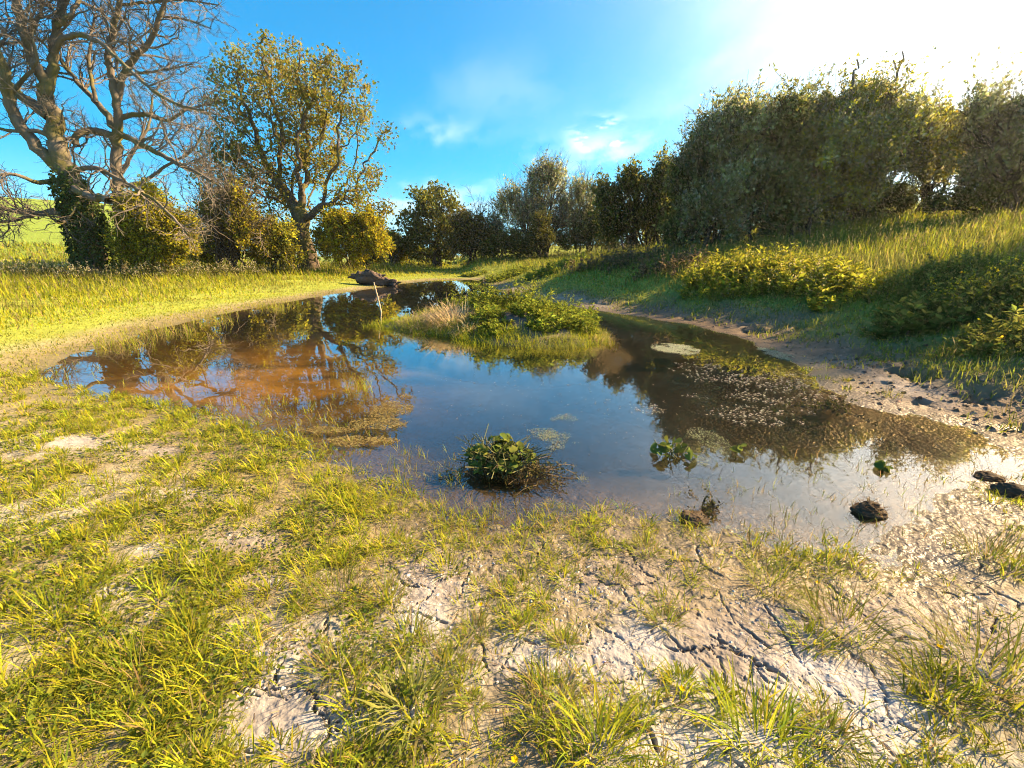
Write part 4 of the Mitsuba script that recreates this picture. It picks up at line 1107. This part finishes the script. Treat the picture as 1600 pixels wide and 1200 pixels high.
# white-flowered fringe under the left trees, and the hedge at the foot of the far field
for i, (px, py) in enumerate([(15, 438), (60, 438), (100, 440), (215, 440), (265, 438), (320, 436), (375, 434), (430, 430)]):
    x, y = xy_px(px, py)
    herb('cow_parsley' + ('_%03d' % i if i else ''), '%s clump of white-flowered hedge plants from the left under the left trees' % ['first', 'second', 'third', 'fourth', 'fifth', 'sixth', 'seventh', 'eighth'][i], 'plant', [(x - .6, y, .6), (x + .6, y, .6)], 110, 0.95, 0.12, 600 + i, palette=[(0.12, 0.14, 0.03), (0.10, 0.10, 0.035)], per=11, tops=80, flowers=[(0.55, 0.5, 0.36)],
         group='cow parsley along the left hedge')
bush('field_hedge', 'low dark hedge along the bottom of the green hill field', 'hedge', [(-60, 424, 10), (-30, 424, 10), (0, 424, 10), (25, 424, 10), (50, 423, 10), (75, 424, 10), (100, 424, 10), (125, 424, 11)], 31, 700, 16, 0.17, DARK, 620, (50, 432), shoot_len=0.7, stems=16, up=0.3)


# ------------------------------------------------------------------ driftwood log, stake, mud lumps
def rough_tube(pts, radii, n, sides, seed, amp, freq=3.0):
    Q = resample(np.c_[np.array(pts, float), radii], n)
    v, f = tubes(Q[None, :, :3], Q[None, :, 3], sides)
    cen = np.repeat(Q[:, :3], sides, 0)
    k = meshkit.fbm(v * freq, 4, seed)[:, None] - 0.5
    th = np.tile(np.arange(sides) / sides * 6.283, n)
    ln = np.repeat(np.arange(n) * 0.12, sides)
    k = k + 0.9 * (meshkit.fbm(np.stack([np.cos(th) * 2.6, np.sin(th) * 2.6, ln], -1), 3, seed + 3)[:, None] - 0.5)
    v = v + norm(v - cen) * k * amp
    caps = []
    for a, e in ((0, 0), (n - 1, 1)):
        idx = np.arange(sides) + a * sides
        v = np.vstack([v, v[idx].mean(0)])
        c = len(v) - 1
        nx = np.roll(idx, -1)
        caps.append(np.stack([np.full(sides, c), nx, idx] if e == 0 else [np.full(sides, c), idx, nx], -1))
    return v, np.vstack([f] + caps)


LG = ground_pt(585, 446)
A = np.array([at_depth(560, 440, LG[1] + .3), at_depth(572, 436, LG[1] + .15), at_depth(590, 441, LG[1]), at_depth(606, 445, LG[1] - .1), at_depth(620, 446, LG[1] - .2)])
A[:, 2] = [0.33, 0.42, 0.33, 0.22, 0.15]
v, f = rough_tube(A, [0.26, 0.38, 0.30, 0.20, 0.12], 44, 34, 3, 0.34, 4.0)
grain = lambda v: bark_colour(v * [1, 1, 5], (0.085, 0.062, 0.05), 0.9, 4, freq=3)
MB().add(v, f, grain(v)).put('driftwood_log__trunk', 'mat_bark', smooth=True)
stub = MB()
for k, (p0, d, L, r) in enumerate([((0, .1), (-.8, -.2, .3), .38, .15), ((0, .05), (-.8, -.3, .1), .5, .11), ((1, .1), (-.5, -.5, .15), .4, .12), ((2, .0), (.3, -.7, .1), .5, .07), ((3, .0), (.8, -.4, .25), .45, .055), ((2, .1), (.9, -.2, .25), .5, .08), ((4, -.02), (.7, -.2, .2), .3, .06)]):
    s0 = A[p0[0]] + [0, 0, p0[1]]
    dd = norm(np.array(d, float))
    v, f = rough_tube([s0, s0 + dd * L * .5 + [0, 0, .03], s0 + dd * L], [r, r * .8, r * .35], 9, 7, 20 + k, 0.05, 9)
    kk = 'driftwood_log__branch_stub' + ('_%03d' % k if k else '')
    MB().add(v, f, grain(v)).put(kk, 'mat_bark', smooth=True)
labels['driftwood_log'] = {'label': 'weathered driftwood log with splintered stubs at the far left water edge', 'category': 'log'}
p1 = np.r_[on_water(596, 488), -0.05]
p0 = at_depth(584, 441, p1[1] + 0.35)
v, f = rough_tube([p1, p1 * .5 + p0 * .5 + [.01, 0, 0], p0], [0.024, 0.02, 0.015], 10, 7, 9, 0.006, 12)
MB().add(v, f, bark_colour(v, (0.42, 0.33, 0.22))).put('wooden_stake', 'mat_twig', smooth=True)
labels['wooden_stake'] = {'label': 'thin pale stick leaning out of the water in front of the log', 'category': 'stick'}


def mud_lump(key, label, px, py, w, h, seed, straw=60):
    rng = np.random.default_rng(seed)
    p = on_water(px, py)
    m = trimesh.creation.icosphere(4)
    v = np.array(m.vertices)
    v = v * (0.8 + 0.7 * (meshkit.fbm(v * 1.6 + seed, 4, seed)[:, None] - 0.4)) * [1, 0.8, 1]
    v = v + norm(v) * (meshkit.fbm(v * 6 + seed, 3, seed + 1)[:, None] - 0.5) * 0.28
    v = v * [w, w, h] + [p[0], p[1], 0.0]
    MB().add(v, m.faces, bark_colour(v, (0.055, 0.04, 0.027), 0.5, 3, freq=20)).put(key + '__mud', 'mat_bark', smooth=True)
    top = v[v[:, 2] > 0.01]
    b = top[rng.choice(len(top), straw)]
    MB().add(*blades(b - [0, 0, .004], rng.uniform(0, 6.28, straw), rng.uniform(0.9, 1.7, straw), rng.uniform(0.03, 0.09, straw), np.full(straw, 0.0035), rng.uniform(0, .5, straw), colours(rng, straw, [(0.20, 0.14, 0.07), (0.12, 0.08, 0.045)]), 2)).put(key + '__straw', 'mat_grass')
    labels[key + '__straw'] = {'kind': 'stuff'}
    labels[key] = {'label': label, 'category': 'mud lump'}


mud_lump('mud_lump', 'dark lump of mud and straw standing in the water near the right shore', 1357, 800, 0.10, 0.075, 1, 150)
mud_lump('mud_lump_001', 'long low mud lump in the water at the right edge', 1545, 746, 0.095, 0.04, 2)
mud_lump('mud_lump_002', 'dark mud block on the shore below the long lump, right edge', 1578, 772, 0.12, 0.08, 3)
mud_lump('mud_lump_003', 'small mud lump at the near shore right of centre', 1085, 812, 0.09, 0.05, 4)


# ------------------------------------------------------------------ plants in the water
def round_leaf():
    """A kidney-shaped cupped leaf, notched at its stalk, unit size, stalk at the origin, lying along +x."""
    a = np.radians([200, 225, 255, 285, 320, 0, 40, 75, 105, 135, 160]) - math.pi
    a = np.linspace(-2.75, 2.75, 13)
    rim = np.stack([np.cos(a) * 0.5 + 0.12, np.sin(a) * 0.56, 0.12 * np.cos(2 * a) + 0.10], -1)
    v = np.vstack([[0, 0, 0], rim])
    return v, np.array([[0, i, i + 1] for i in range(1, 13)])


RL = round_leaf()


def leaf_plant(key, label, px, py, n, rx, h, size, seed, palette=((0.085, 0.12, 0.026), (0.12, 0.15, 0.03), (0.065, 0.095, 0.022), (0.15, 0.165, 0.035)), upright=0.2):
    rng = np.random.default_rng(seed)
    c = on_water(px, py)
    k = 0
    for i in range(n):
        q, a = math.sqrt(rng.uniform(0, 1)), rng.uniform(0, 6.283)
        x, y = c[0] + rx * q * math.cos(a), c[1] + rx * 0.8 * q * math.sin(a)
        z = h * (0.25 + 0.75 * math.sqrt(max(0, 1 - q * q)) * (0.75 + 0.35 * math.sin(3 * a + seed))) * rng.uniform(0.5, 1.1)
        nrm = norm(np.array([math.cos(a) * q * 0.7, math.sin(a) * q * 0.7, 0.9]) + rng.normal(0, 0.25 + upright, 3))
        ax = np.array([math.cos(a), math.sin(a), -0.2]) + rng.normal(0, 0.4, 3)
        ax = norm(ax - nrm * (ax @ nrm))
        side = np.cross(nrm, ax)
        s = size * rng.uniform(0.6, 1.25)
        v = (RL[0] * s) @ np.stack([ax, side, nrm]) + [x, y, z]
        col = np.array(palette[rng.integers(len(palette))]) * math.exp(rng.normal(0, 0.2))
        kk = key + '__leaf' + ('_%03d' % k if k else '')
        MB().add(v, RL[1], col).put(kk, 'mat_gloss', smooth=True)
        k += 1
    m = n
    b = np.stack([c[0] + rng.normal(0, rx * 0.35, m), c[1] + rng.normal(0, rx * 0.3, m), np.full(m, -0.06)], -1)
    e = np.stack([c[0] + rng.normal(0, rx * 0.6, m), c[1] + rng.normal(0, rx * 0.5, m), rng.uniform(0.3, 0.95, m) * h], -1)
    v, f = tubes(np.stack([b, b * .5 + e * .5 + [0, 0, .03], e], 1), np.full((m, 3), 0.0035), 4)
    MB().add(v, f, (0.10, 0.10, 0.04)).put(key + '__stems', 'mat_twig')
    labels[key + '__stems'] = {'kind': 'stuff'}
    labels[key] = {'label': label, 'category': 'water plant'}


leaf_plant('marsh_plant', 'large mound of round dark green leaves in the shallow water, centre', 783, 728, 200, 0.25, 0.21, 0.054, 701)
leaf_plant('marsh_plant_001', 'small group of upright round leaves in the water right of centre', 1050, 712, 16, 0.14, 0.13, 0.075, 702, upright=0.5)
leaf_plant('marsh_plant_002', 'three leaves rising from the water right of the small leaf group', 1150, 708, 4, 0.05, 0.09, 0.07, 703, upright=0.6)
leaf_plant('marsh_plant_003', 'single curled green leaf clump alone in the open water on the right', 1379, 734, 5, 0.025, 0.05, 0.075, 704, upright=0.5)


def sprawl(key, label, px, py, seed, n=46, L=0.28, leaf=0.022):
    """A twiggy sprawling plant with small leaves."""
    rng = np.random.default_rng(seed)
    c = np.r_[on_water(px, py), 0.0]
    a = rng.uniform(0, 6.283, n)
    d = np.stack([np.cos(a), np.sin(a), rng.uniform(0.1, 0.9, n)], -1)
    P = walk(rng, np.tile(c, (n, 1)) + rng.normal(0, 0.05, (n, 3)) * [1, 1, 0], d, L * rng.uniform(0.4, 1.2, n), 6, 0.25, np.full(n, -0.03))
    P[..., 2] = np.maximum(P[..., 2], 0.004)
    v, f = tubes(P, np.full((n, 7), 0.0024), 3)
    MB().add(v, f, (0.12, 0.085, 0.05)).put(key + '__stems', 'mat_twig')
    pos = np.repeat(P[:, 2:].reshape(-1, 3), 3, 0) + rng.normal(0, 0.014, (n * 15, 3))
    pos[:, 2] = np.maximum(pos[:, 2], 0.004)
    m = len(pos)
    sz = leaf * rng.uniform(0.5, 1.3, m)
    MB().add(*leaf_quads(pos, rng.normal(size=(m, 3)), rng.normal(size=(m, 3)) + [0, 0, .8], sz, sz * .6, colours(rng, m, [(0.07, 0.07, 0.025), (0.10, 0.09, 0.03), (0.06, 0.05, 0.03)]))).put(key + '__leaves', 'mat_gloss')
    for s_ in ('__stems', '__leaves'):
        labels[key + s_] = {'kind': 'stuff'}
    labels[key] = {'label': label, 'category': 'water plant'}


sprawl('sprawling_plant', 'twiggy small-leaved plant at the right side of the round-leaved mound', 832, 742, 711, 60)
sprawl('sprawling_plant_001', 'small dark sprig in the shallows at the near right shore', 1110, 800, 712, 16, 0.12)
sprawl('sprawling_plant_002', 'sprig at the right shore among the bright floating scum', 1298, 640, 713, 22, 0.35, 0.035)
sprawl('sprawling_plant_003', 'thin sprig left of the round-leaved mound', 735, 735, 714, 14, 0.22)


def on_water_patch(key, label, spots, n, size, palette, seed, category='floating weed'):
    """Tiny leaves lying on the water. spots: (px, py, half width px, half height px)."""
    rng = np.random.default_rng(seed)
    S = np.array(spots, float)
    ar = S[:, 2] * S[:, 3]
    k = rng.choice(len(S), n, p=ar / ar.sum())
    a, q = rng.uniform(0, 6.283, n), np.sqrt(rng.uniform(0, 1, n)) * rng.uniform(0.75, 1.0, n)
    ctr = np.array([on_water(s[0], s[1]) for s in S])
    ex = np.array([np.linalg.norm(on_water(s[0] + s[2], s[1]) - on_water(s[0], s[1])) for s in S])
    ey = np.array([np.linalg.norm(on_water(s[0], s[1] - s[3]) - on_water(s[0], s[1])) for s in S])
    x, y = ctr[k, 0] + ex[k] * q * np.cos(a), ctr[k, 1] + ey[k] * q * np.sin(a)
    ok = n2(x, y, 7.0, seed) * 0.6 + n2(x, y, 2.5, seed + 1) * 0.4 > 0.40 + 0.13 * q * q
    x, y = x[ok], y[ok]
    m = len(x)
    r = np.hypot(x, y)
    sz = size * rng.uniform(0.5, 1.3, m) * (0.6 + 0.12 * r)
    th = rng.uniform(0, 6.283, m)
    ax = np.stack([np.cos(th), np.sin(th), rng.normal(0, .03, m)], -1)
    MB().add(*leaf_quads(np.stack([x, y, rng.uniform(0.005, 0.009, m)], -1), ax, np.tile([0, 0, 1.0], (m, 1)) + rng.normal(0, .04, (m, 3)), sz, sz * .8, colours(rng, m, palette), fold=0.02)).put(key, 'mat_leaf')
    labels[key] = {'label': label, 'category': category, 'kind': 'stuff'}


WEED = [(0.24, 0.27, 0.17), (0.20, 0.24, 0.12), (0.30, 0.32, 0.24)]
on_water_patch('duckweed', 'pale floating weed patch on the dark water right of the island', [(1055, 545, 38, 8)], 3500, 0.024, [(0.36, 0.38, 0.30), (0.30, 0.34, 0.24)], 721)
on_water_patch('duckweed_001', 'pale floating weed patch near the right shore', [(1224, 555, 26, 9), (1200, 548, 12, 4)], 2500, 0.024, [(0.36, 0.38, 0.30), (0.30, 0.34, 0.24)], 722)
on_water_patch('duckweed_002', 'thin green duckweed beside the round-leaved mound', [(868, 690, 36, 18), (880, 655, 25, 12), (850, 678, 30, 10)], 1500, 0.011, WEED, 723)
on_water_patch('duckweed_003', 'thin green duckweed between the two small leaf groups', [(1110, 690, 34, 22), (1090, 720, 20, 10)], 900, 0.011, WEED, 724)
on_water_patch('floating_scum', 'scattered pale scum and bits floating along the right shore', [(1210, 610, 90, 30), (1260, 600, 60, 25), (1120, 585, 70, 20), (1180, 650, 80, 16), (1090, 620, 25, 4), (1180, 622, 60, 8), (1010, 640, 40, 10)], 1700, 0.021, [(0.34, 0.32, 0.28), (0.20, 0.18, 0.14), (0.42, 0.40, 0.36)], 725, 'scum')
on_water_patch('floating_debris', 'tiny dark bits floating on the open water', [(880, 620, 40, 6), (700, 640, 60, 20), (930, 640, 200, 60), (760, 600, 120, 20), (1060, 507, 18, 3)], 420, 0.016, [(0.10, 0.08, 0.06), (0.22, 0.17, 0.12)], 726, 'debris')
on_water_patch('flooded_weed', 'brown and yellow weed matted at the water surface left of centre', [(610, 640, 40, 14), (592, 662, 54, 10), (560, 690, 66, 9), (505, 672, 60, 5), (630, 620, 20, 5)], 3400, 0.018, [(0.26, 0.20, 0.08), (0.20, 0.17, 0.06), (0.30, 0.26, 0.12), (0.14, 0.11, 0.05)], 727)


def water_blades(key, label, spots, n, L, seed, palette, lean=0.5):
    rng = np.random.default_rng(seed)
    S = np.array(spots, float)
    k = rng.choice(len(S), n, p=S[:, 4] / S[:, 4].sum())
    px = S[k, 0] + S[k, 2] * rng.normal(0, 0.5, n)
    py = S[k, 1] + S[k, 3] * rng.normal(0, 0.5, n)
    P = np.array([on_water(a, b) for a, b in zip(px, py)])
    r = np.hypot(P[:, 0], P[:, 1])
    base = np.repeat(np.c_[P, np.full(n, -0.01)], 4, 0) + rng.normal(0, 0.012, (n * 4, 3)) * [1, 1, 0]
    m = n * 4
    MB().add(*blades(base, rng.uniform(0, 6.283, m), np.abs(rng.normal(lean, .35, m)), L * rng.uniform(.4, 1.2, m), 0.0022 + 0.0005 * np.repeat(r, 4), np.abs(rng.normal(.5, .4, m)), colours(rng, m, palette), 3)).put(key, 'mat_grass')
    labels[key] = {'label': label, 'category': 'water grass', 'kind': 'stuff'}


water_blades('water_grass', 'sparse dark blades standing in the water on the right', [(1190, 730, 90, 50, 1), (1300, 790, 160, 60, 2), (1120, 770, 90, 40, 1.2), (1420, 740, 60, 40, .8), (1250, 830, 80, 30, 1.2), (1520, 740, 70, 40, .7), (1370, 840, 50, 40, 1)], 120, 0.09, 731, OLIVE + STRAW[1:] + [(0.06, 0.05, 0.03)], 0.6)
water_blades('water_grass_001', 'yellowish blades standing in the shallows left of the round-leaved mound', [(690, 740, 60, 30, 1.4), (630, 720, 30, 30, 1), (600, 770, 60, 30, 1), (740, 800, 80, 24, 1), (660, 800, 80, 20, 1), (560, 690, 60, 20, 1), (450, 640, 80, 20, 1.2), (250, 600, 120, 16, 1.3), (380, 640, 60, 20, 1), (500, 660, 50, 20, 1), (110, 580, 50, 14, .8), (880, 810, 80, 14, 1)], 260, 0.10, 732, GREEN + STRAW, 0.35)
water_blades('shore_grass', 'pale grass blades along the far edge of the left shallows', [(250, 520, 60, 8, 1), (330, 500, 50, 8, 1), (420, 480, 50, 6, 1), (180, 540, 50, 8, 1), (560, 610, 20, 8, .3)], 320, 0.22, 733, STRAW + GREEN[:2], 0.2)

# ------------------------------------------------------------------ individual tufts and flowers of the foreground
TUFTS = [(640, 1110, 150, 'pale'), (935, 1170, 175, 'green'), (1190, 1160, 170, 'green'), (520, 1050, 110, 'mix'), (860, 1105, 140, 'mix'), (1262, 1000, 75, 'green'), (1320, 985, 150, 'mix'), (1205, 915, 110, 'mix'), (1008, 862, 80, 'mix'), (700, 890, 80, 'green'),
         (330, 885, 75, 'green'), (300, 1000, 95, 'green'), (530, 930, 130, 'mix'), (605, 935, 90, 'mix'), (1065, 1070, 65, 'green'), (960, 905, 65, 'mix'), (1040, 975, 80, 'mix'), (432, 1170, 55, 'green'), (1560, 1060, 180, 'mix'), (1470, 1085, 120, 'green'),
         (1550, 870, 110, 'mix'), (785, 920, 60, 'mix'), (745, 985, 70, 'mix'), (885, 1010, 65, 'mix'), (920, 820, 55, 'green'), (862, 790, 44, 'straw'), (770, 797, 42, 'mix'), (812, 825, 34, 'green'), (632, 852, 55, 'green'), (910, 750, 28, 'green'), (1125, 1085, 55, 'green'),
         (700, 1040, 70, 'mix'), (1390, 620, 46, 'mix'), (1480, 560, 60, 'mix'), (640, 1000, 100, 'mix'), (1000, 1120, 60, 'mix'), (880, 905, 60, 'green'), (740, 1100, 60, 'mix'), (560, 1190, 70, 'mix'), (1300, 1150, 90, 'mix'), (215, 1060, 110, 'mix'), (90, 960, 110, 'green'), (380, 1010, 80, 'green')]
KINDS = {'green': (GREEN, None, 'bright yellow-green'), 'mix': (GREEN[:2] + OLIVE + STRAW, None, 'olive and straw-coloured'), 'straw': (STRAW + OLIVE[:2], None, 'domed straw-brown'), 'pale': ([(0.24, 0.25, 0.07), (0.20, 0.22, 0.05), (0.27, 0.27, 0.10)], None, 'broad-bladed pale green')}
ORD = ['first', 'second', 'third', 'fourth', 'fifth', 'sixth', 'seventh', 'eighth', 'ninth', 'tenth', 'eleventh', 'twelfth']
BANDS = [(1130, 'along the bottom edge'), (1035, 'just above the bottom edge'), (950, 'across the middle of the foreground'), (880, 'in the row below the shore'), (0, 'nearest the water')]


def tuft_label(i):
    px, py, w, kind = TUFTS[i]
    band = next(b for b in BANDS if py >= b[0])
    same = sorted(t[0] for t in TUFTS if t[3] == kind and next(b for b in BANDS if t[1] >= b[0]) == band)
    return '%s grass tuft, %s from left, %s' % ('bright green' if kind == 'green' else 'olive', ORD[same.index(px)], band[1])


for i, (px, py, w, kind) in enumerate(TUFTS):
    x, y = xy_px(px, py)
    wm = w * math.hypot(math.hypot(x, y), 1.5) / 780
    pal, wt, word = KINDS[kind]
    wide = 0.010 if kind == 'pale' else (0.0062 if kind == 'green' else 0.0042)
    n = int((70 if kind != 'pale' else 45) * (0.5 + w / 110) * (1.0 if kind == 'green' else 1.5))
    if kind == 'straw':
        n = 160
    lab = {'straw': 'domed straw-brown tussock standing in the shallow water', 'pale': 'broad-bladed pale green grass tuft beside the deep mud cracks'}.get(kind) or tuft_label(i)
    tussock('grass_tuft' + ('_%03d' % i if i else ''), lab, 'grass tuft', x, y, n, wm * 0.42, wide * 0.85, wm * 0.28, pal, 800 + i, lean=0.55 if kind != 'straw' else 1.0, bend=0.9 if kind != 'straw' else 1.4, group=None if kind in ('straw', 'pale') else ('bright green grass tufts' if kind == 'green' else 'olive grass tufts'))


def buttercup(key, label, px, py, h, seed):
    rng = np.random.default_rng(seed)
    x, y = xy_px(px, py + h * 330)
    z = float(land_fine(np.array([x]), np.array([y]))[0])
    top = np.array([x + rng.normal(0, .01), y + rng.normal(0, .01), z + h])
    v, f = tubes(np.array([[[x, y, z - .01], [x + .004, y, z + h * .5], top]]), np.array([[.0014, .0013, .0012]]), 5)
    MB().add(v, f, (0.10, 0.13, 0.03)).put(key + '__stem', 'mat_twig')
    for k in range(5):
        a = k * 2 * math.pi / 5 + rng.uniform(0, .3)
        ax = np.array([[math.cos(a), math.sin(a), 0.55]])
        vv, ff, cc = leaf_quads(top[None], ax, np.array([[-math.cos(a) * .4, -math.sin(a) * .4, 1.0]]), [0.013], [0.012], np.array([[0.72, 0.50, 0.01]]), fold=-0.1)
        MB().add(vv, ff, cc).put(key + '__petal' + ('_%03d' % k if k else ''), 'mat_leaf')
    labels[key] = {'label': label, 'category': 'flower'}


for i, (px, py, lab) in enumerate([(752, 942, 'yellow buttercup on the mud in the middle of the foreground'), (809, 1187, 'yellow buttercup at the bottom edge of the photo'), (1061, 1078, 'yellow buttercup in a green tuft right of the bottom centre'),
                                   (1461, 1015, 'yellow buttercup above the dark grass at the lower right'), (1276, 908, 'yellow buttercup near the shore right of centre'), (6, 970, 'yellow buttercup at the left edge of the photo')]):
    buttercup('buttercup' + ('_%03d' % i if i else ''), lab, px, py, 0.07, 900 + i)


# ------------------------------------------------------------------ faint haze added to stand in for lens glare towards the sun
scene['air'] = {'type': 'homogeneous', 'albedo': {'type': 'rgb', 'value': [0.95, 0.95, 0.95]}, 'sigma_t': 0.0004, 'phase': {'type': 'hg', 'g': 0.7}}
scene['mat_air'] = {'type': 'null'}
scene['haze'] = {'type': 'cube', 'to_world': T().translate([0, 0, 11]).scale([262, 262, 13]), 'bsdf': {'type': 'ref', 'id': 'mat_air'}, 'interior': {'type': 'ref', 'id': 'air'}}
scene['camera']['medium'] = {'type': 'ref', 'id': 'air'}
labels['haze'] = {'label': 'faint added haze standing in for lens glare of the low sun', 'category': 'haze', 'kind': 'stuff'}
